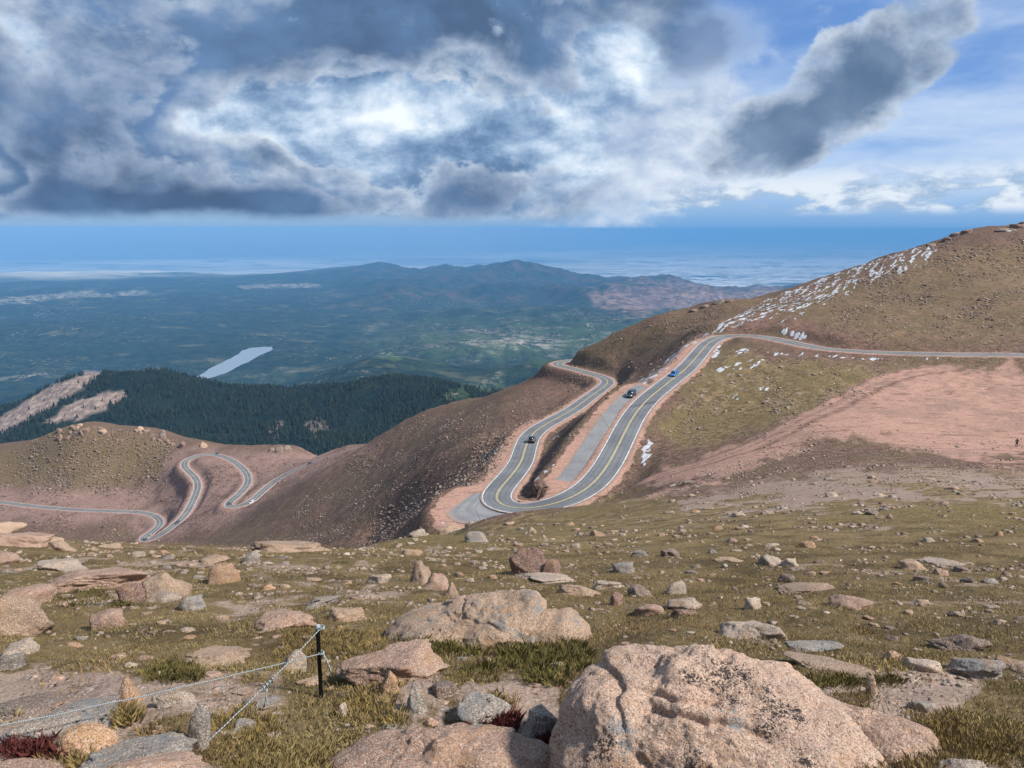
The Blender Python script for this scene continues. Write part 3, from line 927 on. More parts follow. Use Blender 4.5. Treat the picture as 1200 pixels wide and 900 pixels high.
fZ = fZ * (1 - sstep(fR, 26000, 33000)) - 2000 * sstep(fR, 26000, 33000)
fPX, fPY = proj(fX, fY, fZ)
# ridges and gullies
rng_m = sstep(fR, 10500, 13500) * (1 - sstep(fR, 22000, 29000)) * sstep(fPX, 330, 470)
val_m = sstep(fR, 2600, 4000) * (1 - sstep(fR, 24000, 30000))
nz = np.zeros_like(fZ)
for wl, am, sd in ((3400, 330, 61), (1700, 240, 62), (800, 130, 63), (420, 60, 64)):
    n_ = perlin2(fX / wl + sd, fY / wl, sd)
    nz += am * (.62 - 2 * np.abs(n_)) * .5 * rng_m
for wl, am, sd in ((1900, 55, 65), (800, 42, 66), (350, 22, 67)):
    fade = sstep(wl / (fR * .0102), 1.5, 3)
    nz += am * perlin2(fX / wl + sd, fY / wl, sd) * val_m * fade * (1 - .4 * rng_m)
for wl, am, sd in ((230, 11, 68), (90, 5, 69), (40, 2.5, 70)):
    fade = sstep(wl / (fR * .0102), 1.5, 3) * (1 - sstep(fR, 2800, 3600))
    nz += am * perlin2(fX / wl + sd, fY / wl, sd) * fade
hills = sstep(fPX, 420, 520) * sstep(fR, 6000, 7000) * (1 - sstep(fR, 9500, 11000))
nz += hills * 45 * (1 - 2 * np.abs(perlin2(fX / 900, fY / 900, 71)))
fZ += nz
LAKE = [(221, 444.5), (236, 438), (254, 427.5), (272, 419), (283, 411), (292, 407.3), (321, 406), (320, 409.5), (304, 416), (291, 425), (266, 436), (244, 443.5), (230, 446.5)]
LAKE_Z = 1082.0
lake_xyz = [pz(px, py, LAKE_Z) for px, py in LAKE]
sdl = poly_sd(fX, fY, [(p[0], p[1]) for p in lake_xyz])
near_l = np.where((sdl > -700) & (fR > 4700), 1 - sstep(-sdl, 60, 700), 0)
fZ = np.where(near_l > 0, fZ * (1 - near_l) + near_l * (-LAKE_Z + np.where(sdl > 0, -9, np.clip(-sdl * .05, .5, 14))), fZ)
fgrid = grid_quads(len(FA), len(FL))
fPX, fPY = proj(fX, fY, fZ)
fok = fY > 100
fPX = np.where(fok, fPX, -9999)
fw = 7 * perlin2(fA / .03, fL / .09, 81) + 5 * perlin2(fA / .011, fL / .035, 82) + 3 * perlin2(fA / .005, fL / .016, 83)


def fzone(poly, soft=3.0, wob=1.0):
    return sstep(poly_sd(fPX, fPY, poly) + fw * wob, -soft, soft)


pale = np.maximum.reduce([
    fzone([(-300, 560), (-300, 500), (0, 489), (60, 452), (102, 435), (122, 437), (100, 452), (55, 482), (0, 508)], 2, .35),
    fzone([(50, 497), (85, 472), (125, 458), (150, 462), (140, 472), (95, 490), (60, 498)], 2, .4),
    .45 * fzone([(315, 505), (330, 490), (336, 500), (322, 518)], 2, .7),
    .45 * fzone([(358, 500), (372, 488), (382, 500), (370, 518)], 2, .8)])
scrub = np.maximum.reduce([
    .75 * fzone([(430, 392), (560, 378), (720, 376), (900, 350), (900, 420), (640, 425), (560, 410), (470, 410)], 22, 2.2),
    .9 * fzone([(440, 418), (455, 413), (470, 416), (476, 424), (455, 426)], 2, .7),
    .8 * fzone([(548, 418), (560, 412), (568, 420), (558, 428)], 2, .7),
    .5 * fzone([(520, 462), (560, 445), (600, 440), (560, 470)], 4, 1.3),
    .35 * fzone([(280, 440), (330, 428), (350, 440), (300, 452)], 4, 1.3)])
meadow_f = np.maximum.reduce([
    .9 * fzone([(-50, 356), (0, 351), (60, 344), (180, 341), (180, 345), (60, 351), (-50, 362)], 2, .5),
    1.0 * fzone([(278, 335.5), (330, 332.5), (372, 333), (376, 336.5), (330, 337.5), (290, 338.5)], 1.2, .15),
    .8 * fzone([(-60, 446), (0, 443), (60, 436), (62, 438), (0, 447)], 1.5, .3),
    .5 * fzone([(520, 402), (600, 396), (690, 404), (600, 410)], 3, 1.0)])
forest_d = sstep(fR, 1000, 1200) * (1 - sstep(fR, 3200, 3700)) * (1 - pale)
redrock = fzone([(690, 342), (760, 330), (920, 338), (900, 372), (800, 362), (720, 368)], 8, 1.5)


def far_mat():
    m, nt = new_mat("far_country")
    P = nt.n('ShaderNodeTexCoord').outputs['Object']
    P = nt.mapv(P, scale=(.001, .001, .001))         # kilometres
    n1 = nt.noise(P, .35, 6, .6)
    n2 = nt.noise(P, 2.4, 6, .64)
    n3 = nt.noise(P, 9.0, 5, .66)
    n4 = nt.noise(P, 45.0, 4, .6)
    trees = nt.mix(nt.ss(n3, .38, .62), (.010, .020, .015), (.028, .044, .026))
    trees = nt.mix(nt.m('MULTIPLY', nt.ss(n2, .56, .68), .7), trees, (.13, .125, .065))
    spk = nt.noise(nt.mapv(P, loc=(7, 3, 0)), 22.0, 3, .7)
    trees = nt.mix(nt.m('MULTIPLY', nt.ss(spk, .60, .66), nt.m('MULTIPLY', nt.ss(nt.noise(P, 1.3, 4, .6), .46, .60), .85)), trees, (.34, .29, .22))
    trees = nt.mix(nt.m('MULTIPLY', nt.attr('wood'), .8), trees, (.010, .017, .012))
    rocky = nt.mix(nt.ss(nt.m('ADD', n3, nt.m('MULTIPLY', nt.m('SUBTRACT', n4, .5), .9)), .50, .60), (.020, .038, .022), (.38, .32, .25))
    rocky = nt.mix(nt.ss(n2, .62, .42), rocky, (.070, .105, .040))  # green slopes, brightened so the colour itself carries the sunlight on them
    palec = nt.mix(nt.ss(n4, .40, .62), (.235, .165, .135), (.36, .275, .225))
    palec = nt.mix(nt.m('MULTIPLY', nt.ss(n3, .60, .68), .7), palec, (.06, .06, .04))
    c = nt.mix(nt.attr('scrub'), trees, rocky)
    c = nt.mix(nt.attr('redrock'), c, nt.mix(nt.ss(nt.m('ADD', nt.m('MULTIPLY', n3, .6), nt.m('MULTIPLY', n2, .4)), .42, .60), (.10, .070, .05), (.38, .24, .19)))
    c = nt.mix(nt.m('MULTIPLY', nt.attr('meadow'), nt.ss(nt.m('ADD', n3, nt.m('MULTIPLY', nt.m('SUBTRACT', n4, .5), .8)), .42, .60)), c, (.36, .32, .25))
    c = nt.mix(nt.attr('pale'), c, palec)
    # the plain: fields, dry grass, towns
    Ps = nt.mapv(P, scale=(.55, 1.0, 1.0))
    m1 = nt.noise(Ps, .11, 7, .66)
    m2 = nt.noise(Ps, .55, 6, .62)
    town = nt.vor(P, 2.6, 'F1', 'Color')
    fld = nt.mix(nt.ss(m1, .38, .56), (.24, .24, .21), (.58, .53, .45))
    fld = nt.mix(nt.ss(m2, .54, .66), fld, (.60, .55, .45))
    fld = nt.mix(nt.ss(m2, .47, .36), fld, (.03, .055, .055))
    sp = nt.n('ShaderNodeSeparateColor')
    nt.set(sp.inputs[0], town)
    spots = nt.m('MULTIPLY', nt.ss(sp.outputs[0], .72, .8), nt.attr('town'))
    fld = nt.mix(spots, fld, (.72, .70, .66))
    rg = nt.attr('range')
    c = nt.mix(nt.m('MULTIPLY', rg, nt.ss(n2, .46, .66)), c, (.075, .052, .040))
    c = nt.mix(nt.attr('plain'), c, fld)
    h = nt.m('ADD', nt.m('MULTIPLY', n3, .05), nt.m('MULTIPLY', n4, .012))
    finish(nt, c, .95, nt.bump(h, .7, 1000.0), .05)
    return m


FM = far_mat()
plain_a = sstep(fR, 19500, 25500) * (1 - rng_m * .9)
plain_a = np.maximum(plain_a, sstep(fR, 26000, 29000))
town_a = sstep(poly_sd(fPX, fPY, [(690, 322), (760, 300), (1000, 296), (1120, 320), (900, 345), (780, 336)]) + 2 * fw, -10, 10)
splits = (("forest_hills", 0, np.searchsorted(FL, math.log(3600))), ("valley", np.searchsorted(FL, math.log(3600)), np.searchsorted(FL, math.log(10300))),
          ("mountain_range", np.searchsorted(FL, math.log(10300)), np.searchsorted(FL, math.log(24500))), ("plain", np.searchsorted(FL, math.log(24500)), len(FL) - 1))
for nm, j0, j1 in splits:
    sl = (slice(None), slice(j0, j1 + 1))
    vv = np.stack([fX[sl], fY[sl], fZ[sl]], -1)
    o = mesh_obj(nm, vv.reshape(-1, 3), grid_quads(vv.shape[0], vv.shape[1]), FM)
    tag(o, kind='structure')
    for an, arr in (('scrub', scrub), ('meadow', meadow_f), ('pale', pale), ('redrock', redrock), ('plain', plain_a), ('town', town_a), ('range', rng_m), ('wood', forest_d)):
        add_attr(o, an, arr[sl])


def far_z(a, r):
    u = (a - FA_D[0]) / (FA_D[1] - FA_D[0])
    v = (np.log(r) - FL[0]) / (FL[1] - FL[0])
    i = np.clip(np.floor(u).astype(int), 0, len(FA_D) - 2)
    j = np.clip(np.floor(v).astype(int), 0, len(FL) - 2)
    fu, fv = u - i, v - j
    return (fZ[i, j] * (1 - fu) + fZ[i + 1, j] * fu) * (1 - fv) + (fZ[i, j + 1] * (1 - fu) + fZ[i + 1, j + 1] * fu) * fv


# the reservoir
m, nt = new_mat("lake_water")
tc = nt.n('ShaderNodeTexCoord').outputs['Object']
finish(nt, (.26, .30, .32), .25, nt.bump(nt.noise(tc, .05, 3), .05, 2.0), .5)
lv = [(p[0], p[1]) for p in lake_xyz]
cen = np.mean(lv, 0)
bm = bmesh.new()
vs_ = []
for i in range(len(lv)):
    p0, p1 = np.array(lv[i]), np.array(lv[(i + 1) % len(lv)])
    for k in range(10):
        q = p0 + (p1 - p0) * k / 10
        nrm = np.array([p1[1] - p0[1], -(p1[0] - p0[0])])
        q = q + nrm / np.linalg.norm(nrm) * (20 * float(perlin2(np.array([q[0] / 230]), np.array([q[1] / 230]), 5)[0]) + 9 * float(perlin2(np.array([q[0] / 80]), np.array([q[1] / 80]), 6)[0]))
        vs_.append(bm.verts.new((q[0], q[1], -LAKE_Z)))
bm.faces.new(vs_)
bmesh.ops.triangulate(bm, faces=bm.faces[:])
me = bpy.data.meshes.new("lake")
bm.to_mesh(me)
bm.free()
for p_ in me.polygons:
    if p_.normal.z < 0:
        p_.flip()
me.materials.append(m)
lake = bpy.data.objects.new("lake", me)
COL.objects.link(lake)
tag(lake, kind='structure')

# ------------------------------------------------------------------ roads
def asphalt_mat(name, dark, light):
    m, nt = new_mat(name)
    P = nt.n('ShaderNodeTexCoord').outputs['Object']
    acr = nt.attr('across')
    n1 = nt.noise(P, .12, 4, .6)
    n2 = nt.noise(P, 2.5, 4, .6)
    c = nt.mix(nt.ss(nt.m('ADD', nt.m('MULTIPLY', n1, .6), nt.m('MULTIPLY', n2, .4)), .40, .60), dark, light)
    wheel = nt.m('ABSOLUTE', nt.m('SINE', nt.m('MULTIPLY', acr, 9.4)))
    c = nt.mix(nt.m('MULTIPLY', nt.ss(wheel, .5, 1.0), .30), c, tuple(x * .62 for x in dark))
    crack = nt.vor(nt.mapv(P, scale=(.05, .05, .05)), 1.0, 'DISTANCE_TO_EDGE')
    c = nt.mix(nt.m('MULTIPLY', nt.ss(crack, .006, .0), .5), c, (.03, .03, .032))
    dust = nt.m('MULTIPLY', nt.ss(nt.m('ADD', nt.m('ABSOLUTE', acr), nt.m('MULTIPLY', n2, .34)), .98, 1.16), .85)
    c = nt.mix(dust, c, (.33, .235, .19))
    finish(nt, c, .85, None, .25)
    return m


ASPH = asphalt_mat("asphalt", (.135, .137, .146), (.195, .197, .204))
ASPH2 = asphalt_mat("worn_asphalt", (.20, .20, .205), (.275, .27, .265))
m, nt = new_mat("yellow_paint")
P = nt.n('ShaderNodeTexCoord').outputs['Object']
finish(nt, nt.mix(nt.ss(nt.noise(P, 1.4, 4), .4, .7), (.60, .49, .22), (.36, .32, .20)), .7)
YEL = m
m, nt = new_mat("white_paint")
P = nt.n('ShaderNodeTexCoord').outputs['Object']
finish(nt, nt.mix(nt.ss(nt.noise(P, 1.1, 4), .35, .7), (.74, .73, .70), (.42, .40, .38)), .7)
WHT = m


def ribbon(name, P, offs, up, mat, parent=None, thick=0.0):
    """sheet along a line with the given sideways offsets"""
    P = np.asarray(P)
    d = np.gradient(P[:, :2], axis=0)
    d /= np.linalg.norm(d, axis=1)[:, None] + 1e-9
    nx = np.c_[d[:, 1], -d[:, 0]]
    n = len(offs)
    V = np.empty((len(P), n, 3))
    for k, o_ in enumerate(offs):
        V[:, k, :2] = P[:, :2] + nx * o_
        V[:, k, 2] = P[:, 2] + up
    q = []
    i = np.arange(len(P) - 1)[:, None]
    j = np.arange(n - 1)[None]
    q = np.stack([i * n + j, i * n + j + 1, (i + 1) * n + j + 1, (i + 1) * n + j], -1).reshape(-1, 4)
    o = mesh_obj(name, V.reshape(-1, 3), q, mat, parent, True)
    fl = o.data.polygons[0].normal.z < 0
    if fl:
        o.data.flip_normals()
    w = max(abs(offs[0]), abs(offs[-1]))
    add_attr(o, 'across', np.tile(np.asarray(offs) / w, (len(P), 1)))
    return o


hw = ROAD_W / 2
for nm in ('A', 'B', 'C'):
    P = LINES[nm]
    rd = tag(ribbon("road", P, np.linspace(-hw, hw, 9), .0, ASPH), kind='structure')
    ribbon("centre_line", P, (.05, .20), .022, YEL, rd)
    ribbon("centre_line", P, (-.20, -.05), .022, YEL, rd)
    e = .22 if nm == 'A' else .3
    ribbon("edge_line", P, (hw - .35 - e, hw - .35), .022, WHT, rd)
    ribbon("edge_line", P, (-hw + .35, -hw + .35 + e), .022, WHT, rd)
    # gravel shoulder as a low berm beside the asphalt
    for sgn in (-1, 1):
        Q = P.copy()
        offs = np.array([hw - .05, hw + .4, hw + 1.3]) * sgn
        b_ = ribbon("shoulder", Q, offs, -.03, None, rd)
        co = np.empty(len(b_.data.vertices) * 3, np.float32)
        b_.data.vertices.foreach_get("co", co)
        co = co.reshape(-1, 3, 3)
        co[:, 1, 2] += .06 + .10 * np.abs(perlin2(co[:, 1, 0] / 2, co[:, 1, 1] / 2, 91))
        co[:, 2, 2] -= .3
        b_.data.vertices.foreach_set("co", co.ravel())
        add_attr(b_, 'dirt', np.ones(len(b_.data.vertices)))
        b_.data.materials.append(GM)
        if nm == 'A':        # no berm where the paved apron joins the bend
            PAL = LINES['PA']
            bmm = bmesh.new()
            bmm.from_mesh(b_.data)
            dead = [f for f in bmm.faces if np.hypot(*(PAL[:, :2] - np.array(f.calc_center_median()[:2])).T).min() < 7.0]
            bmesh.ops.delete(bmm, geom=dead, context='FACES')
            bmm.to_mesh(b_.data)
            bmm.free()

po = smooth_line(catmull([pz(*p) for p in [(564, 570, 55.5), (551, 579, 55.3), (537, 590, 55.1), (523, 602, 54.95), (536, 612, 54.8), (560, 614, 54.65), (585, 611, 54.4), (612, 606.5, 54.0), (626, 602, 53.7)]], 1.0), 2)
qa = np.linspace(0, 1, len(po))
RA = LINES['A']
ia = [int(np.argmin(np.hypot(*(RA[:, :2] - pz(*p)[:2]).T))) for p in ((588, 570, 55.6), (625, 595.5, 53.6))]
ri_ = np.linspace(max(ia), min(ia), len(po))
inner = np.stack([np.interp(ri_, np.arange(len(RA)), RA[:, k]) for k in range(3)], -1)
NS = 9
Vp = np.stack([po * (1 - t_) + inner * t_ for t_ in np.linspace(0, 1, NS)], 1)
Vp[:, :, 2] += np.linspace(-.04, -.012, NS)[None]
ip, jp = np.arange(len(po) - 1)[:, None], np.arange(NS - 1)[None]
pa = mesh_obj("pullout", Vp.reshape(-1, 3), np.stack([ip * NS + jp, ip * NS + jp + 1, (ip + 1) * NS + jp + 1, (ip + 1) * NS + jp], -1).reshape(-1, 4), ASPH2)
if pa.data.polygons[len(pa.data.polygons) // 2].normal.z < 0:
    pa.data.flip_normals()
add_attr(pa, 'across', np.tile(np.linspace(-1, .2, NS), (len(po), 1)))
tag(pa, kind='structure')
pbp = smooth_line(catmull([pz(*p) for p in [(662, 563.5, 52.0), (676, 545, 51.0), (692, 520, 49.5), (706, 499, 48.1), (720, 480, 47.0), (737, 463, 46.0), (752, 451.5, 45.1)]], 1.5))
pb = ribbon("pullout", pbp, np.linspace(-2.1, 2.1, 7), -.04, ASPH2)
tag(pb, kind='structure')

# ------------------------------------------------------------------ rocks
ICO = {}


def ico(sub):
    if sub not in ICO:
        bm = bmesh.new()
        bmesh.ops.create_icosphere(bm, subdivisions=sub, radius=1)
        bm.verts.ensure_lookup_table()
        v = np.array([v.co[:] for v in bm.verts])
        v /= np.linalg.norm(v, axis=1)[:, None]
        f = np.array([[q.index for q in t.verts] for t in bm.faces], np.int32)
        bm.free()
        ICO[sub] = (v, f)
    return ICO[sub]


def rock_shape(seed, style, sub):
    """unit rock: directions scaled by a soft polyhedron with worn corners"""
    g = np.random.default_rng(seed)
    D, Fc = ico(sub)
    n = {'block': 9, 'slab': 11, 'round': 16, 'sharp': 8}.get(style, 11)
    N = g.normal(size=(n, 3))
    N /= np.linalg.norm(N, axis=1)[:, None]
    dd = g.uniform(.62, .95, n)
    if style in ('slab', 'block'):
        N = np.vstack([N, [[g.normal() * .10, g.normal() * .10, 1.0]]])
        N[-1] /= np.linalg.norm(N[-1])
        dd = np.r_[dd, g.uniform(.55, .72)]
    k = {'block': 46, 'slab': 40, 'round': 17, 'sharp': 70}.get(style, 30)
    c = np.maximum(D @ N.T, 1e-3) / dd
    inv = (np.sum(np.exp(np.minimum(k * (c - c.max(1, keepdims=True)), 0)), axis=1))
    r = 1.0 / (c.max(1) + np.log(inv) / k)
    r = np.minimum(r, 1.25)
    P = D * r[:, None]
    nz = fbm3(P * 1.9 + seed, 5, seed) * .13 + fbm3(P * 7.5 + seed, 3, seed + 9) * .03
    if style == 'slab':
        lay = np.abs(((P[:, 2] * 3.2 + .25 * vnoise3(P * 1.7 + seed, seed + 3)) % 1) - .5)
        nz -= .022 * sstep(lay, .12, .05)
    P = P * (1 + nz)[:, None]
    P[:, :2] *= (1 + .55 * np.clip(-P[:, 2], 0, 1))[:, None]        # the buried foot spreads
    return P, Fc


def lump_shape(seed, lumps, sub, k=9.0, centre=(0, 0, 0), rough=1.0, cracks=()):
    """big boulder: smooth union of ellipsoids seen from `centre`, with weathered seams"""
    D, Fc = ico(sub)
    c0 = np.array(centre)
    acc = 0
    for (cx, cy, cz, rx, ry, rz) in lumps:
        s_ = np.array([rx, ry, rz])
        o = (c0 - np.array([cx, cy, cz])) / s_
        d = D / s_
        A = (d * d).sum(1)
        B = (d * o).sum(1)
        C = (o * o).sum() - 1
        disc = np.maximum(B * B - A * C, 0)
        t = np.where(B * B - A * C > 0, (-B + np.sqrt(disc)) / A, .02)
        t = np.maximum(t, .02)
        acc = acc + np.exp(k * t)
    r = np.log(acc) / k
    P = c0 + D * r[:, None]
    nz = rough * (fbm3(P * 1.6 + seed, 4, seed) * .055 + fbm3(P * 6 + seed, 4, seed + 5) * .028 + fbm3(P * 24 + seed, 3, seed + 7) * .010)
    chip = vnoise3(P * 4.2 + seed * 1.7, seed + 11)
    nz -= rough * .035 * sstep(chip, .32, .55)                   # shallow spalls with sharp rims
    for (nx, ny, nzv, off, width, depth, f0, f1) in cracks:    # seams: planes cutting the surface, over part of its length
        q = P[:, 0] * nx + P[:, 1] * ny + P[:, 2] * nzv - off + .05 * vnoise3(P * 3.1 + seed, seed + 2) + .02 * vnoise3(P * 9 + seed, seed + 4)
        along = sstep(P[:, 0], f0, f0 + .15) * (1 - sstep(P[:, 0], f1 - .15, f1))
        nz -= depth * np.exp(-(q / width) ** 2) * along
    P = P + D * nz[:, None]
    return P, Fc


def rock_mat(spots=()):
    m, nt = new_mat("granite")
    oi = nt.n('ShaderNodeObjectInfo')
    tcn = nt.n('ShaderNodeTexCoord')
    geo = nt.n('ShaderNodeNewGeometry')
    P = geo.outputs['Position']
    off = nt.m('MULTIPLY', oi.outputs['Random'], 50.0)
    cmb = nt.n('ShaderNodeCombineXYZ')
    nt.set(cmb.inputs[0], off)
    va = nt.n('ShaderNodeVectorMath', operation='ADD')
    nt.set(va.inputs[0], P)
    nt.set(va.inputs[1], cmb.outputs[0])
    Q = va.outputs[0]
    big = nt.noise(Q, 1.6, 5, .6)
    mid = nt.noise(Q, 7.0, 5, .65)
    fine = nt.noise(Q, 42.0, 4, .7)
    grain = nt.vor(Q, 125.0, 'F1', 'Color')
    gs = nt.n('ShaderNodeSeparateColor')
    nt.set(gs.inputs[0], grain)
    tint = oi.outputs['Color']
    c = nt.mix(nt.ss(big, .34, .66), nt.mix(1.0, tint, (.80, .76, .74), 'MULTIPLY'), nt.mix(1.0, tint, (1.16, 1.10, 1.03), 'MULTIPLY'))
    c = nt.mix(nt.ss(gs.outputs[0], .70, .80), c, nt.mix(.6, c, (.66, .55, .46)))         # pale feldspar
    c = nt.mix(nt.m('MULTIPLY', nt.ss(gs.outputs[1], .74, .86), .7), c, (.13, .085, .062))     # dark mica
    c = nt.mix(nt.m('MULTIPLY', nt.ss(fine, .52, .66), .5), c, nt.mix(1.0, tint, (.62, .52, .46), 'MULTIPLY'))
    # iron staining, grey and black lichen
    c = nt.mix(nt.m('MULTIPLY', nt.ss(nt.noise(Q, 2.7, 5, .6), .54, .70), .5), c, (.36, .205, .10))
    al = oi.outputs['Alpha']
    lich = nt.noise(Q, 4.2, 6, .7)
    thr = nt.m('SUBTRACT', .70, nt.m('MULTIPLY', al, .22))
    c = nt.mix(nt.m('MULTIPLY', nt.ss(lich, thr, nt.m('ADD', thr, .09)), .78), c, (.235, .235, .225))
    blk = nt.noise(Q, 9.0, 6, .72)
    thr2 = nt.m('SUBTRACT', .74, nt.m('MULTIPLY', al, .14))
    c = nt.mix(nt.ss(blk, thr2, nt.m('ADD', thr2, .04)), c, (.028, .027, .028))
    for (sp, rad, col) in spots:        # lichen colonies growing at particular places on this boulder
        vd = nt.n('ShaderNodeVectorMath', operation='DISTANCE')
        nt.set(vd.inputs[0], P)
        vd.inputs[1].default_value = sp
        dd_ = nt.m('DIVIDE', vd.outputs['Value'], rad)
        nz1 = nt.noise(P, 20.0, 4, .7)
        nz2 = nt.noise(P, 75.0, 3, .7)
        mk = nt.m('ADD', nt.m('SUBTRACT', nt.m('ADD', nt.m('MULTIPLY', nz1, 1.9), nt.m('MULTIPLY', nz2, 2.3)), 1.93), nt.m('MULTIPLY', dd_, -.40))
        c = nt.mix(nt.m('MULTIPLY', nt.ss(mk, -.06, .10), .9), c, col)
    h = nt.m('ADD', nt.m('MULTIPLY', mid, .045), nt.m('ADD', nt.m('MULTIPLY', fine, .026), nt.m('MULTIPLY', gs.outputs[2], .009)))
    finish(nt, c, .9, nt.bump(h, .85, 1.0), .2)
    return m


ROCK = rock_mat()
TINT = {'pink': (.43, .285, .215), 'tan': (.44, .31, .215), 'pale': (.47, .39, .315), 'grey': (.30, .275, .25), 'dark': (.22, .165, .135),
        'orange': (.44, .27, .155), 'redbrown': (.22, .125, .095), 'lichen': (.33, .29, .25)}
LICH = {'grey': .8, 'lichen': 1.0, 'dark': .6, 'pale': .45}
ROCKS = []      # (x0, y0, x1, y1, reference)


def ground_frame(px, py1, wpx):
    p, r = hit(px, py1)
    s_ = math.sqrt(r * r + p[2] ** 2)
    return p, r, s_ / F


def link_rock(name, P, Fc, loc, rotz, tilt, tint, label, sub_smooth=True, cat='rock', group=None):
    o = mesh_obj(name, P, None, ROCK, None, True, Fc)
    o.data.name = name
    M = Matrix.Translation(loc) @ tilt @ Matrix.Rotation(rotz, 4, 'Z')
    o.matrix_world = M
    t = TINT[tint]
    j = .98 + rng.uniform(-.14, .10)
    o.color = (t[0] * j, t[1] * j, t[2] * j, LICH.get(tint, .38))
    tag(o, label, cat, group)
    return o


def tilt_to(n, amount):
    n = Vector((n.x * amount, n.y * amount, 1)).normalized()
    return Vector((0, 0, 1)).rotation_difference(n).to_matrix().to_4x4()


def place_rock(x0, y0, x1, y1, style, tint, label, seed, name='rock', group=None, dr=None, rotz=None):
    cx = (x0 + x1) / 2
    p, r, mpp = ground_frame(cx, y1, x1 - x0)
    a, t = ray(cx, y1)
    n = normal_xy(p[0], p[1], max(.3, r * .03))
    # angle between the line of sight and the ground
    los = Vector((p[0], p[1], p[2])).normalized()
    gl = max(.10, -los.dot(n))
    w = (x1 - x0) * mpp
    app = (y1 - y0) * mpp
    dr = dr or (rng.uniform(.7, 1.05))
    d = w * dr
    h = max(app - d * gl, app * .26, w * .04) * {'slab': .8, 'sharp': 1.1}.get(style, 1.0)
    sub = 6 if (x1 - x0) > 110 else (5 if (x1 - x0) > 45 else (4 if (x1 - x0) > 16 else 3))
    P, Fc = rock_shape(seed, style, sub)
    ext = P.max(0) - P.min(0)
    mn = P.min(0)
    P = (P - mn) / ext - np.array([.5, .5, .42])        # 38 % of it lies buried
    P = P * np.array([w, d, h / .58])
    c = Vector((p[0], p[1], 0)) + Vector((math.sin(a), math.cos(a), 0)) * d * .42
    z = float(surf_xy(c.x, c.y))
    rz = -a + (rng.uniform(-.25, .25) if rotz is None else rotz)
    ROCKS.append((x0, y0, x1, y1, c.x, c.y, w / 2, d / 2))
    return link_rock(name, P, Fc, (c.x, c.y, z), rz, tilt_to(n, .9), tint, label, group=group)


